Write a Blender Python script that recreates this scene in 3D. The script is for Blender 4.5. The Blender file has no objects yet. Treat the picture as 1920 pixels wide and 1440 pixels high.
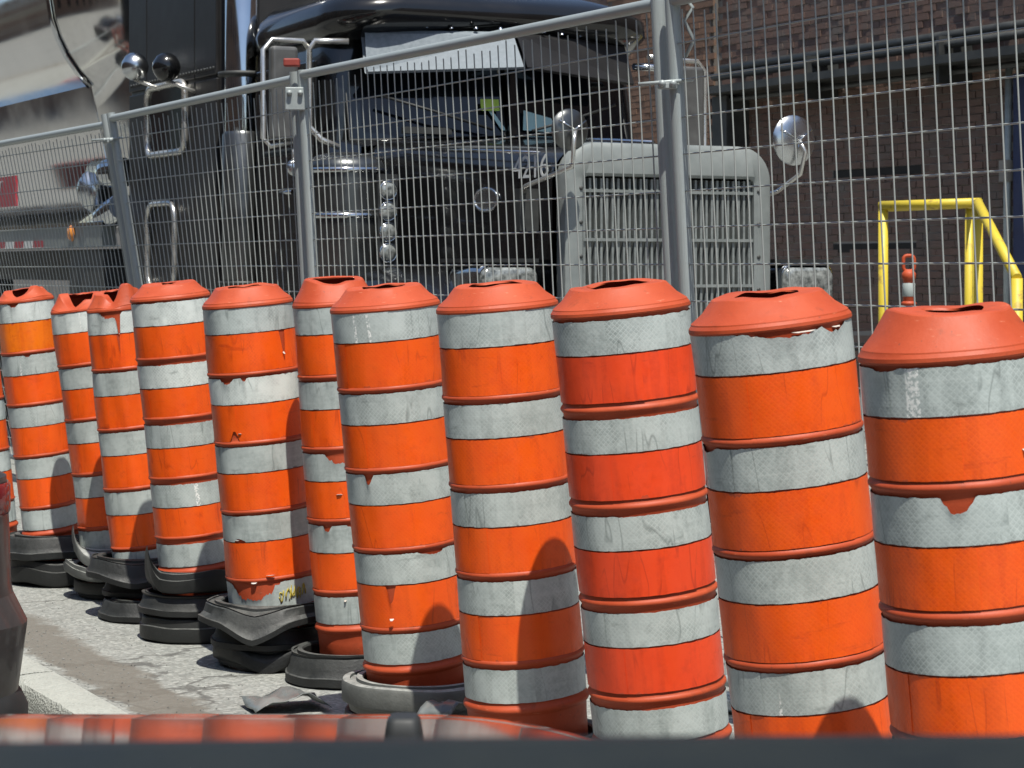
import bpy, bmesh, math, random
from mathutils import Vector, Matrix, noise
R = math.radians
random.seed(7)
scene = bpy.context.scene
COL = scene.collection

# ------------------------------------------------------------------ camera, sky, sun, exposure
CAM_H = 1.38
cam_data = bpy.data.cameras.new('camera')
cam = bpy.data.objects.new('camera', cam_data)
COL.objects.link(cam)
cam.location = (0, 0, CAM_H)
cam.rotation_euler = (R(90), 0, 0)
cam_data.sensor_width = 36
cam_data.lens = 78.75
cam_data.shift_y = -0.112
cam_data.clip_start = 0.05
cam_data.clip_end = 2000
cam_data.dof.use_dof = True
cam_data.dof.focus_distance = 6.3
cam_data.dof.aperture_fstop = 16
scene.camera = cam

SUN_EL, SUN_AZ = R(66), R(168)          # azimuth clockwise from +Y (the view direction)
world = bpy.data.worlds.new('World')
scene.world = world
world.use_nodes = True
wn = world.node_tree
bg = wn.nodes['Background']
sky = wn.nodes.new('ShaderNodeTexSky')
sky.sky_type = 'NISHITA'
sky.sun_disc = False
sky.sun_elevation = SUN_EL
sky.sun_rotation = SUN_AZ
wn.links.new(sky.outputs[0], bg.inputs[0])
bg.inputs[1].default_value = 0.12

sun_data = bpy.data.lights.new('sun', 'SUN')
sun_data.energy = 5.0
sun_data.angle = R(0.53)
sun_data.color = (1.0, 0.965, 0.88)
sun = bpy.data.objects.new('sun', sun_data)
COL.objects.link(sun)
to_sun = Vector((math.sin(SUN_AZ) * math.cos(SUN_EL), math.cos(SUN_AZ) * math.cos(SUN_EL), math.sin(SUN_EL)))
sun.rotation_euler = to_sun.to_track_quat('Z', 'Y').to_euler()

scene.view_settings.view_transform = 'Standard'
scene.view_settings.look = 'None'
scene.view_settings.exposure = 0.28
scene.view_settings.gamma = 1.0
scene.view_settings.use_curve_mapping = False
scene.cycles.use_denoising = True
scene.cycles.max_bounces = 8

# ------------------------------------------------------------------ helpers
F = 4200.0
S = F / 2600.0          # depths below were first measured for a shorter lens
def P(px, py, d):
    """a point of the street, from photograph measurements"""
    d = d * S
    return Vector(((px - 960) / F * d, d, CAM_H - (py - 505) / F * d))

class MB:
    def __init__(self):
        self.v, self.f, self.uv, self.uv2, self.sm = [], [], [], [], []
    def add(self, verts, faces, smooth=False):
        o = len(self.v)
        self.v += [tuple(p) for p in verts]
        for f in faces:
            self.f.append(tuple(i + o for i in f)); self.sm.append(smooth)
        return self
    def box(self, x0, x1, y0, y1, z0, z1):
        v = [(x0, y0, z0), (x1, y0, z0), (x1, y1, z0), (x0, y1, z0), (x0, y0, z1), (x1, y0, z1), (x1, y1, z1), (x0, y1, z1)]
        return self.add(v, [(0, 3, 2, 1), (4, 5, 6, 7), (0, 1, 5, 4), (1, 2, 6, 5), (2, 3, 7, 6), (3, 0, 4, 7)])
    def tube(self, pts, r, n=10, caps=True, closed=False):
        pts = [Vector(p) for p in pts]
        rings = []
        m = len(pts)
        up = None
        for i, p in enumerate(pts):
            if closed:
                t = pts[(i + 1) % m] - pts[i - 1]
            else:
                t = (pts[min(i + 1, m - 1)] - pts[max(i - 1, 0)])
            t.normalize()
            if up is None:
                up = Vector((0, 0, 1)) if abs(t.z) < .9 else Vector((0, 1, 0))
            a = t.cross(up); a.normalize(); b = a.cross(t); b.normalize(); up = b
            rr = r[i] if isinstance(r, (list, tuple)) else r
            rings.append([p + (a * math.cos(2 * math.pi * k / n) + b * math.sin(2 * math.pi * k / n)) * rr for k in range(n)])
        self.loft(rings, close=True, smooth=True, wrap=closed)
        if caps and not closed:
            o = len(self.v)
            self.add(rings[0], [tuple(range(n))]); self.add(rings[-1], [tuple(reversed(range(n)))])
        return self
    def loft(self, secs, close=False, smooth=True, wrap=False):
        n = len(secs[0]); v = [p for s in secs for p in s]; f = []
        m = len(secs)
        for i in range(m if wrap else m - 1):
            j = (i + 1) % m
            for k in range(n if close else n - 1):
                l = (k + 1) % n
                f.append((i * n + k, i * n + l, j * n + l, j * n + k))
        return self.add(v, f, smooth)
    def lathe(self, prof, n=48, smooth=True, warp=None, axis='z', cx=0, cy=0, cz=0):
        secs = []
        for k in range(n):
            a = 2 * math.pi * k / n
            s = []
            for (r, z) in prof:
                p = Vector((r * math.sin(a), -r * math.cos(a), z))
                if warp: p = warp(p, a, r, z)
                if axis == 'y': p = Vector((p.x, p.z, -p.y))
                elif axis == 'x': p = Vector((p.z, p.x, -p.y))
                s.append(p + Vector((cx, cy, cz)))
            secs.append(s)
        return self.loft(secs, smooth=smooth, wrap=True)
    def fan(self, pts, smooth=False):
        return self.add(pts, [tuple(range(len(pts)))], smooth)
    def build(self, name, mat, parent=None, loc=None, rot=None, autosmooth=None):
        me = bpy.data.meshes.new(name)
        me.from_pydata(self.v, [], self.f)
        me.polygons.foreach_set('use_smooth', self.sm)
        if self.uv:
            for nm, src in (('UVMap', self.uv), ('band', self.uv2)):
                if not src: continue
                lay = me.uv_layers.new(name=nm)
                for l in me.loops: lay.data[l.index].uv = src[l.vertex_index]
        bm = bmesh.new(); bm.from_mesh(me)
        bmesh.ops.remove_doubles(bm, verts=bm.verts, dist=1e-5) if not self.uv else None
        bmesh.ops.recalc_face_normals(bm, faces=bm.faces)
        bm.to_mesh(me); bm.free()
        if autosmooth:
            me.set_sharp_from_angle(angle=R(autosmooth))
        o = bpy.data.objects.new(name, me)
        if mat: me.materials.append(mat)
        COL.objects.link(o)
        if parent is not None: o.parent = parent
        if loc is not None: o.location = loc
        if rot is not None: o.rotation_euler = rot
        return o

def tag(o, label, cat, group=None, kind=None):
    if label: o['label'] = label
    if cat: o['category'] = cat
    if group: o['group'] = group
    if kind: o['kind'] = kind
    return o
def thing(name, label, cat, loc=(0, 0, 0), rz=0, group=None):
    o = bpy.data.objects.new(name, None); COL.objects.link(o)
    o.empty_display_size = .2
    o.location = loc; o.rotation_euler = (0, 0, rz)
    return tag(o, label, cat, group)
def share(name, me, parent, mtx):
    o = bpy.data.objects.new(name, me); COL.objects.link(o)
    if parent is not None: o.parent = parent
    o.matrix_local = mtx
    return o
def bevelled(o, w=.01, seg=2, ang=40):
    b = o.modifiers.new('bevel', 'BEVEL'); b.width = w; b.segments = seg
    b.limit_method = 'ANGLE'; b.angle_limit = R(ang)
    return o
def rrect(w, h, r, n=6, cx=0, cy=0):
    out = []
    for (sx, sy, a0) in ((1, 1, 0), (-1, 1, 90), (-1, -1, 180), (1, -1, 270)):
        for k in range(n + 1):
            a = R(a0 + 90 * k / n)
            out.append((cx + sx * (w / 2 - r) + r * math.cos(a), cy + sy * (h / 2 - r) + r * math.sin(a)))
    return out

# ------------------------------------------------------------------ materials
class NT:
    def __init__(self, name):
        self.m = bpy.data.materials.new(name); self.m.use_nodes = True
        self.t = self.m.node_tree; self.b = self.t.nodes['Principled BSDF']
    def n(self, typ, **kw):
        nd = self.t.nodes.new(typ)
        for k, v in kw.items(): setattr(nd, k, v)
        return nd
    def put(self, sock, v):
        if isinstance(v, bpy.types.NodeSocket): self.t.links.new(v, sock)
        else: sock.default_value = v
    def math(self, op, a, b=None, c=None, clamp=False):
        nd = self.n('ShaderNodeMath', operation=op, use_clamp=clamp)
        self.put(nd.inputs[0], a)
        if b is not None: self.put(nd.inputs[1], b)
        if c is not None: self.put(nd.inputs[2], c)
        return nd.outputs[0]
    def mix(self, fac, a, b, mode='MIX'):
        nd = self.n('ShaderNodeMix', data_type='RGBA', blend_type=mode)
        self.put(nd.inputs[0], fac); self.put(nd.inputs[6], a if isinstance(a, bpy.types.NodeSocket) else (*a, 1)[:4]); self.put(nd.inputs[7], b if isinstance(b, bpy.types.NodeSocket) else (*b, 1)[:4])
        return nd.outputs[2]
    def ramp(self, v, lo, hi, a=0.0, b=1.0):
        nd = self.n('ShaderNodeMapRange'); nd.clamp = True
        self.put(nd.inputs[0], v); self.put(nd.inputs[1], lo); self.put(nd.inputs[2], hi); self.put(nd.inputs[3], a); self.put(nd.inputs[4], b)
        return nd.outputs[0]
    def rnd(self):
        return self.n('ShaderNodeObjectInfo').outputs['Random']
    def coord(self, kind='Object', scale=(1, 1, 1), uv=None):
        if uv:
            s = self.n('ShaderNodeUVMap'); s.uv_map = uv; out = s.outputs[0]
        else:
            out = self.n('ShaderNodeTexCoord').outputs[kind]
        mp = self.n('ShaderNodeMapping'); mp.inputs['Scale'].default_value = scale
        self.t.links.new(out, mp.inputs[0])
        return mp.outputs[0]
    def noise(self, vec, scale=5, detail=3, rough=.55, w=None, dist=0):
        nd = self.n('ShaderNodeTexNoise')
        if w is not None:
            nd.noise_dimensions = '4D'; self.put(nd.inputs['W'], w)
        self.put(nd.inputs['Vector'], vec)
        nd.inputs['Scale'].default_value = scale; nd.inputs['Detail'].default_value = detail
        nd.inputs['Roughness'].default_value = rough; nd.inputs['Distortion'].default_value = dist
        return nd.outputs[0]
    def bump(self, h, strength=.3, dist=.01):
        nd = self.n('ShaderNodeBump'); nd.inputs['Strength'].default_value = strength; nd.inputs['Distance'].default_value = dist
        self.put(nd.inputs['Height'], h); self.t.links.new(nd.outputs[0], self.b.inputs['Normal'])
    def done(self, col, rough, metal=0.0, coat=0.0, spec=None):
        self.put(self.b.inputs['Base Color'], col if isinstance(col, bpy.types.NodeSocket) else (*col, 1)[:4])
        self.put(self.b.inputs['Roughness'], rough); self.put(self.b.inputs['Metallic'], metal)
        if coat: self.b.inputs['Coat Weight'].default_value = coat; self.b.inputs['Coat Roughness'].default_value = .04
        if spec is not None: self.b.inputs['Specular IOR Level'].default_value = spec
        return self.m

def worn(name, c1, c2, rough=.5, metal=0.0, scale=8, lo=.35, hi=.7, bump=.0, bscale=60, coat=0.0, spec=None, rvar=.1):
    """plain surface whose colour drifts between two tones, with fine relief"""
    t = NT(name); v = t.coord('Object'); w = t.math('MULTIPLY', t.rnd(), 37.0)
    a = t.noise(v, scale, 4, .6, w)
    col = t.mix(t.ramp(a, lo, hi), c1, c2)
    fine = t.noise(v, bscale, 3, .6, w)
    if bump: t.bump(fine, bump, .004)
    return t.done(col, t.ramp(a, .3, .7, max(0, rough - rvar), min(1, rough + rvar)), metal, coat, spec)

def sheeting(name, base, dark, light, diamonds=True, rough=.34, streak=.5, peel=(.16, .17, .17), metal=0.0, scuff=.35, glint=False):
    t = NT(name)
    w = t.math('MULTIPLY', t.rnd(), 53.0)
    uv = t.coord(uv='UVMap')
    bd = t.n('ShaderNodeUVMap'); bd.uv_map = 'band'
    sp = t.n('ShaderNodeSeparateXYZ'); t.t.links.new(uv, sp.inputs[0]); U, V = sp.outputs[0], sp.outputs[1]
    sb = t.n('ShaderNodeSeparateXYZ'); t.t.links.new(bd.outputs[0], sb.inputs[0]); BU, BV = sb.outputs[0], sb.outputs[1]
    big = t.noise(t.coord(uv='UVMap', scale=(1, 1, 1)), 9, 4, .6, w)
    col = t.mix(t.ramp(big, .3, .72), base, light)
    # horizontal weathering streaks and vertical panels of a different batch
    st = t.noise(t.coord(uv='UVMap', scale=(5, 90, 1)), 1, 3, .6, w)
    col = t.mix(t.math('MULTIPLY', t.ramp(st, .5, .75), streak), col, light)
    vt = t.noise(t.coord(uv='UVMap', scale=(26, 2.5, 1)), 1, 2, .5, w)
    col = t.mix(t.math('MULTIPLY', t.ramp(vt, .54, .6), .22), col, dark)
    # mottling of the old prism film
    mo = t.noise(uv, 75, 4, .7, w)
    col = t.mix(t.ramp(mo, .42, .62, 0, .45), col, light)
    md = t.noise(uv, 27, 3, .6, w)
    col = t.mix(t.ramp(md, .56, .74, 0, .28), col, dark)
    pat = None
    if diamonds:
        k = math.pi / .0125
        s1 = t.math('ABSOLUTE', t.math('SINE', t.math('MULTIPLY', t.math('ADD', U, V), k)))
        s2 = t.math('ABSOLUTE', t.math('SINE', t.math('MULTIPLY', t.math('SUBTRACT', U, V), k)))
        pat = t.math('MINIMUM', s1, s2)
        lines = t.ramp(pat, .10, .38, 1, 0)
        vis = t.math('MULTIPLY', lines, t.ramp(t.noise(uv, 11, 2, .5, w), .38, .58, .12, .8))
        col = t.mix(vis, col, light)
    # grime, scuffs and vertical creases
    gr = t.noise(uv, 34, 5, .7, w)
    col = t.mix(t.math('MULTIPLY', t.ramp(gr, .56, .78), scuff), col, dark)
    sc = t.noise(t.coord(uv='UVMap', scale=(160, 30, 1)), 1, 3, .6, w)
    col = t.mix(t.math('MULTIPLY', t.ramp(sc, .66, .72), scuff), col, dark)
    cr = t.noise(t.coord(uv='UVMap', scale=(14, 2.2, 1)), 1, 2, .5, w, .4)
    crease = t.math('MULTIPLY', t.ramp(t.math('ABSOLUTE', t.math('SUBTRACT', cr, .5)), .0, .012, 1, 0), t.ramp(t.noise(uv, 6, 1, .5, w), .5, .58))
    col = t.mix(t.math('MULTIPLY', crease, .55), col, dark)
    sg_ = t.noise(t.coord(uv='UVMap', scale=(7, 28, 1)), 1, 4, .65, w, .3)
    col = t.mix(t.ramp(sg_, .63, .72, 0, .5), col, dark)
    dr = t.math('MULTIPLY', t.ramp(BV, .0, .25, 1, 0), t.ramp(t.noise(t.coord(uv='UVMap', scale=(60, 12, 1)), 1, 3, .6, w), .45, .65))
    col = t.mix(t.math('MULTIPLY', dr, .35), col, dark)
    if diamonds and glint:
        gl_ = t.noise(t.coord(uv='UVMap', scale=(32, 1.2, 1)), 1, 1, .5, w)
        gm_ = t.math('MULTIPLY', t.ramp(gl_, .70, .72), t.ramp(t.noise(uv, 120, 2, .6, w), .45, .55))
        col = t.mix(gm_, col, (.85, .86, .82))  # bright glints of the damaged film, painted into the colour as near-white streaks
    # lamination lost along the edges of the sheet
    edge = t.math('ADD', t.math('MULTIPLY', t.math('ABSOLUTE', t.math('SUBTRACT', BV, .5)), 2.0), t.math('MULTIPLY', t.math('SUBTRACT', t.noise(t.coord(uv='UVMap', scale=(1, 1, 1)), 22, 4, .65, w), .5), 1.1))
    lost = t.ramp(edge, 1.06, 1.09)
    col = t.mix(t.math('MULTIPLY', lost, .85), col, peel)
    # the lap where the wrap ends
    lap = t.ramp(t.math('ABSOLUTE', t.math('SUBTRACT', BU, 0.004)), .0, .0035, .75, 0)
    col = t.mix(lap, col, dark)
    h = t.math('ADD', t.math('MULTIPLY', big, .5), t.math('MULTIPLY', gr, .2))
    h = t.math('ADD', h, t.math('MULTIPLY', vt, .35))
    if pat is not None: h = t.math('ADD', h, t.math('MULTIPLY', pat, .06))
    t.bump(h, .35, .006)
    return t.done(col, t.ramp(gr, .3, .7, rough - .07, rough + .16), metal, spec=.5)

M = {}
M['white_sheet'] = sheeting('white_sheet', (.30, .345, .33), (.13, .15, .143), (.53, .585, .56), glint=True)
M['glare_sheet'] = sheeting('glare_sheet', (.44, .495, .47), (.2, .225, .21), (.70, .75, .71), rough=.3, glint=True)  # paler copy of the white sheet: sun glare painted into upper bands
M['plain_sheet'] = sheeting('plain_sheet', (.305, .35, .335), (.145, .165, .157), (.50, .55, .525), diamonds=False, rough=.42)
M['orange_sheet'] = sheeting('orange_sheet', (.84, .082, .004), (.46, .042, .005), (.89, .115, .006), diamonds=True, streak=.3, peel=(.5, .08, .025), scuff=.3, rough=.38)
M['red_sheet'] = sheeting('red_sheet', (.80, .058, .010), (.40, .03, .01), (.84, .075, .016), diamonds=False, streak=.25, peel=(.5, .07, .03), scuff=.25, rough=.36)
M['amber_sheet'] = sheeting('amber_sheet', (.86, .14, .004), (.5, .05, .006), (.9, .2, .006), diamonds=False, streak=.4, peel=(.6, .08, .02), scuff=.5, rough=.36)
M['orange_plastic'] = worn('orange_plastic', (.43, .060, .018), (.52, .084, .029), .52, 0, 7, .3, .7, .12, 90, spec=.3)
def plastic_mat(name, c1, c2):
    t = NT(name); v = t.coord('Object'); w = t.math('MULTIPLY', t.rnd(), 41.0)
    a = t.noise(v, 7, 4, .6, w)
    col = t.mix(t.ramp(a, .3, .7), c1, c2)
    sm = t.noise(v, 16, 5, .7, w, .5)
    col = t.mix(t.ramp(sm, .57, .72, 0, .5), col, (.16, .045, .022))
    mp = t.coord('Object', (30, 30, 240))
    sc = t.noise(mp, 1, 3, .6, w)
    col = t.mix(t.ramp(sc, .66, .72, 0, .4), col, (.70, .30, .18))
    sp = t.noise(v, 130, 2, .5, w)
    col = t.mix(t.ramp(sp, .68, .74, 0, .5), col, (.10, .05, .035))
    t.bump(t.math('ADD', t.noise(v, 90, 3, .6, w), t.math('MULTIPLY', a, 2.0)), .14, .004)
    return t.done(col, t.ramp(a, .3, .7, .44, .62), spec=.3)
M['orange_plastic'] = plastic_mat('orange_plastic', (.39, .058, .019), (.48, .082, .03))
M['faded_plastic'] = worn('faded_plastic', (.56, .105, .042), (.66, .16, .075), .5, 0, 6, .3, .7, .12, 90)
M['sheet_back'] = worn('sheet_back', (.5, .43, .37), (.62, .57, .52), .5)
def rubber_mat(name, c1, c2, dust):
    t = NT(name); v = t.coord('Object'); w = t.math('MULTIPLY', t.rnd(), 31.0)
    a = t.noise(v, 7, 5, .65, w)
    geo = t.n('ShaderNodeNewGeometry'); s = t.n('ShaderNodeSeparateXYZ'); t.t.links.new(geo.outputs['Normal'], s.inputs[0])
    upf = t.ramp(s.outputs[2], .2, .95)
    col = t.mix(t.ramp(a, .35, .7), c1, c2)
    b = t.noise(v, 22, 5, .7, w)
    col = t.mix(t.math('MULTIPLY', t.math('MULTIPLY', upf, t.ramp(b, .3, .65)), .8), col, dust)   # road dust settles on the flats
    t.bump(t.noise(v, 90, 3, .6, w), .35, .004)
    return t.done(col, t.ramp(a, .3, .7, .45, .75))
M['rubber'] = rubber_mat('rubber', (.006, .0065, .0065), (.014, .015, .0145), (.06, .063, .058))
M['grey_rubber'] = rubber_mat('grey_rubber', (.010, .011, .0108), (.022, .0235, .0225), (.13, .135, .125))
M['pale_rubber'] = rubber_mat('pale_rubber', (.07, .074, .07), (.13, .135, .125), (.42, .43, .4))
M['galv'] = worn('galvanised_steel', (.27, .305, .305), (.37, .405, .40), .5, .2, 14, .3, .7, .12, 120)
M['galv_wire'] = worn('galvanised_wire', (.29, .315, .30), (.38, .40, .385), .5, .1, 30)
M['red_steel'] = worn('red_steel', (.22, .03, .02), (.3, .05, .035), .6)
M['black_paint'] = worn('black_paint', (.006, .0065, .007), (.009, .009, .0095), .2, 0, 4, .3, .7, 0, 60, coat=.6, spec=.35, rvar=.06)
M['black_dusty'] = worn('black_dusty', (.012, .012, .0125), (.024, .023, .023), .42, 0, 3, .3, .7, .05, 60, spec=.3)
M['black_plastic'] = worn('black_plastic', (.012, .013, .013), (.022, .024, .024), .55)
M['chrome'] = worn('chrome', (.55, .57, .58), (.64, .66, .67), .1, 1, 5, rvar=.05)
M['soft_chrome'] = worn('soft_chrome', (.5, .52, .53), (.62, .64, .65), .24, 1, 5, rvar=.08)
M['steel_tube'] = worn('stainless_tube', (.55, .54, .51), (.66, .65, .61), .3, .8, 12)
M['tank_steel'] = worn('tank_steel', (.68, .675, .655), (.78, .77, .745), .12, 1, 2.0, rvar=.05, bump=.01, bscale=3)
M['grille_paint'] = worn('satin_aluminium', (.19, .21, .204), (.26, .28, .27), .5, .2, 7, .3, .7, .06, 90)
M['grille_bar'] = worn('grille_bar_metal', (.20, .22, .215), (.27, .29, .28), .45, .3, 20)
M['glass_dark'] = worn('dark_glass', (.004, .006, .009), (.006, .009, .013), .04, 0, 3, rvar=.02)
M['lens'] = worn('clear_lens', (.07, .078, .076), (.42, .44, .42), .15, .3, 38)
M['visor_sky_sheen'] = worn('visor_sky_sheen', (.15, .178, .20), (.23, .26, .285), .6, 0, 40, .3, .7, .05, 90, spec=.2)
M['mirror_back'] = worn('mirror_back', (.09, .09, .088), (.13, .13, .125), .4, .3, 12)
M['dull_steel'] = worn('dull_steel', (.10, .105, .105), (.16, .165, .165), .34, .9, 5, rvar=.08)
M['slot_shade'] = worn('slot_shade', (.012, .011, .01), (.02, .018, .016), .95)
M['white_paint'] = worn('white_paint', (.55, .57, .56), (.68, .7, .68), .5, 0, 9)
M['red_tape'] = worn('red_tape', (.3, .03, .045), (.4, .05, .06), .45, 0, 20)
M['amber'] = worn('amber_lens', (.6, .2, .04), (.7, .28, .06), .25)
M['yellow'] = worn('yellow_paint', (.60, .46, .04), (.30, .19, .05), .5, 0, 11, .56, .66, .05, 60)
M['yellow_dull'] = worn('dull_yellow_paint', (.42, .34, .05), (.5, .4, .06), .6)
M['navy'] = worn('navy_paint', (.012, .02, .07), (.016, .028, .09), .45)
M['cyan_daylight'] = worn('pale_cyan_daylight', (.4, .62, .6), (.5, .7, .68), .7)
M['lime_paper'] = worn('lime_paper', (.42, .6, .06), (.52, .68, .1), .6)
M['dark_steel'] = worn('dark_steel', (.035, .037, .036), (.065, .067, .064), .55, .3, 6)
M['tire'] = worn('tyre_rubber', (.012, .012, .012), (.022, .022, .021), .7, 0, 10, .3, .7, .2, 80)
M['film'] = worn('plastic_film', (.10, .11, .108), (.2, .215, .205), .3, 0, 9)
M['car_brown'] = worn('car_brown_metallic', (.045, .041, .040), (.058, .052, .05), .35, .3, 60, coat=.25, rvar=.05)
M['car_grey'] = worn('car_grey_paint', (.03, .032, .033), (.036, .038, .038), .16, .2, 30, coat=1.0, rvar=.04)
M['tail_red'] = worn('tail_lamp_red', (.16, .01, .012), (.22, .016, .018), .15, 0, 30)
M['dash'] = worn('dash_plastic', (.0065, .009, .0088), (.011, .0145, .014), .65, 0, 20, .3, .7, .2, 300, spec=.3)
M['concrete'] = None
def asphalt(name, c1, c2, speck, grit=60, dirt=None, con=.55):
    t = NT(name); v = t.coord('Object')
    a = t.noise(v, 1.3, 5, .6)
    col = t.mix(t.ramp(a, .3, .7), c1, c2)
    vo = t.n('ShaderNodeTexVoronoi'); vo.inputs['Scale'].default_value = grit; t.t.links.new(v, vo.inputs['Vector'])
    sp = t.n('ShaderNodeSeparateXYZ'); t.t.links.new(vo.outputs['Color'], sp.inputs[0])
    col = t.mix(t.math('MULTIPLY', t.ramp(sp.outputs[0], .45, .95), con), col, speck)
    col = t.mix(t.math('MULTIPLY', t.ramp(sp.outputs[1], .55, 1), con * .8), col, (.07, .07, .065))
    b = t.noise(v, 25, 5, .7)
    col = t.mix(t.math('MULTIPLY', t.ramp(b, .5, .75), .4), col, speck)
    st = t.noise(v, .9, 5, .65, None, .6)
    col = t.mix(t.ramp(st, .52, .72, 0, .38), col, (.07, .068, .06))
    vc = t.n('ShaderNodeTexVoronoi', feature='DISTANCE_TO_EDGE'); vc.inputs['Scale'].default_value = .8
    wv = t.n('ShaderNodeVectorMath', operation='ADD'); t.t.links.new(v, wv.inputs[0])
    nq = t.n('ShaderNodeTexNoise'); nq.inputs['Scale'].default_value = 4; nq.inputs['Detail'].default_value = 5; t.t.links.new(v, nq.inputs[0])
    sq = t.n('ShaderNodeVectorMath', operation='SCALE'); sq.inputs['Scale'].default_value = .5; t.t.links.new(nq.outputs['Color'], sq.inputs[0])
    t.t.links.new(sq.outputs[0], wv.inputs[1]); t.t.links.new(wv.outputs[0], vc.inputs['Vector'])
    if con > .5: col = t.mix(t.ramp(vc.outputs['Distance'], .004, .014, .7, 0), col, (.05, .048, .043))
    if dirt:
        s2 = t.n('ShaderNodeSeparateXYZ'); t.t.links.new(v, s2.inputs[0])
        q = t.math('ADD', s2.outputs[0], t.math('MULTIPLY', t.math('SUBTRACT', t.noise(v, 5, 4, .6), .5), .22))
        band = t.math('MULTIPLY', t.ramp(q, .02, .05), t.ramp(q, dirt[0], dirt[0] + .05, 1, 0))
        col = t.mix(t.math('MULTIPLY', band, .85), col, dirt[1])
    h = t.math('ADD', t.math('MULTIPLY', vo.outputs['Distance'], .7), t.math('MULTIPLY', b, .8))
    t.bump(h, .55, .012)
    return t.done(col, .86)
M['asphalt'] = asphalt('worn_asphalt', (.20, .207, .19), (.25, .256, .235), (.44, .445, .41), 85, (.24, (.135, .122, .10)))
M['road'] = asphalt('road_asphalt', (.16, .165, .155), (.2, .205, .195), (.3, .3, .285), 80)
M['concrete'] = asphalt('kerb_concrete', (.34, .35, .315), (.40, .41, .37), (.46, .47, .43), 120, None, .25)
def brick_mat(name, c1, c2, c3):
    t = NT(name); v = t.coord('Object'); r = t.rnd()
    col = t.mix(t.ramp(r, 0, .85), c1, c2)
    col = t.mix(t.ramp(r, .86, .98, 0, .6), col, (.05, .04, .036))
    gv = t.n('ShaderNodeNewGeometry').outputs['Position']
    col = t.mix(t.ramp(t.noise(gv, 3.1, 4, .6), .45, .7), col, c3)
    cell = t.n('ShaderNodeTexWhiteNoise'); t.t.links.new(v, cell.inputs[0])
    isl = t.n('ShaderNodeNewGeometry').outputs['Random Per Island']
    col = t.mix(t.math('MULTIPLY', isl, .55), col, c1)
    col = t.mix(t.ramp(t.noise(gv, 1.1, 4, .6), .5, .75, 0, .45), col, (.045, .038, .034))
    t.bump(t.noise(gv, 70, 3, .6), .4, .01)
    return t.done(col, .85)
M['brick_dark'] = brick_mat('dark_brick', (.12, .075, .06), (.18, .105, .078), (.135, .115, .10))
M['brick_brown'] = brick_mat('brown_brick', (.17, .095, .06), (.25, .145, .09), (.14, .09, .062))
M['mortar'] = worn('mortar', (.2, .185, .165), (.28, .26, .235), .9, 0, 3)
M['mortar_dark'] = worn('sooty_mortar', (.10, .09, .08), (.14, .125, .11), .9, 0, 3)

# ------------------------------------------------------------------ ground, kerb
ROAD_Z = -0.11
ground = MB().add([(-400, -400, ROAD_Z), (400, -400, ROAD_Z), (400, 400, ROAD_Z), (-400, 400, ROAD_Z)], [(0, 1, 2, 3)]).build('road', M['road'])
tag(ground, None, None, kind='structure')
# the kerb runs beside the barrels; local y along it, local x away from the road
KA = math.atan2(.55, 1.05)
kerb_at = Vector((-1.40, 7.35, 0))
kx = Vector((math.cos(KA), math.sin(KA), 0)); ky = Vector((-math.sin(KA), math.cos(KA), 0))
pv = MB()
nx, ny = 60, 90
pav = MB()
xs = [.0 + .012 * 0] + [0.17 * k for k in range(1, 40)] + [12, 40, 120]
pav.add([(0.0, -60, 0), (120, -60, 0), (120, 120, 0), (0.0, 120, 0)], [(0, 1, 2, 3)])
pav.add([(0.0, -60, ROAD_Z - .05), (0.0, 120, ROAD_Z - .05), (0.0, 120, 0), (0.0, -60, 0)], [(0, 1, 2, 3)])
pave = pav.build('pavement', M['asphalt'], None, kerb_at, (0, 0, KA))
tag(pave, None, None, kind='structure')
# kerb stones, each a slightly worn block
kerb = thing('kerb', None, None, kerb_at, KA); kerb['kind'] = 'structure'
def kerb_stone(y0, y1, seed):
    m = MB(); prof = []
    secs = []
    n = max(6, int((y1 - y0) / .06))
    for i in range(n + 1):
        y = y0 + (y1 - y0) * i / n
        e = noise.noise(Vector((y * 6, seed, 0))) * .007 + noise.noise(Vector((y * 23, seed, 3))) * .006
        f = noise.noise(Vector((y * 11, seed, 9))) * .006
        secs.append([(-.175, y, ROAD_Z - .04), (-.168 + e, y, -.045), (-.165 + e, y, -.012 + f), (-.155 + f, y, .006 + f * .5),
                     (-.08, y, .011 + f * .3), (-.015, y, .011), (-.004, y, .003), (-.004, y, -.05)])
    m.loft(secs, smooth=True)
    m.fan(secs[0]); m.fan(list(reversed(secs[-1])))
    return m.build('kerb_stone', M['concrete'], kerb, autosmooth=50)
yy = -7.0
k = 0
while yy < 14:
    L = 1.45 + .02 * (k % 3)
    kerb_stone(yy, yy + L - .012, k * 1.7); yy += L; k += 1

# ------------------------------------------------------------------ brick warehouse behind the truck
WA = R(27)
wall_at = Vector((4.14, 22.0, 0))
wx = Vector((-math.sin(WA), math.cos(WA), 0))       # along the wall, away to the left
wall = thing('brick_warehouse', 'dark brown brick warehouse wall with pipes behind the black truck', 'building', wall_at, math.atan2(wx.y, wx.x))
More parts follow.
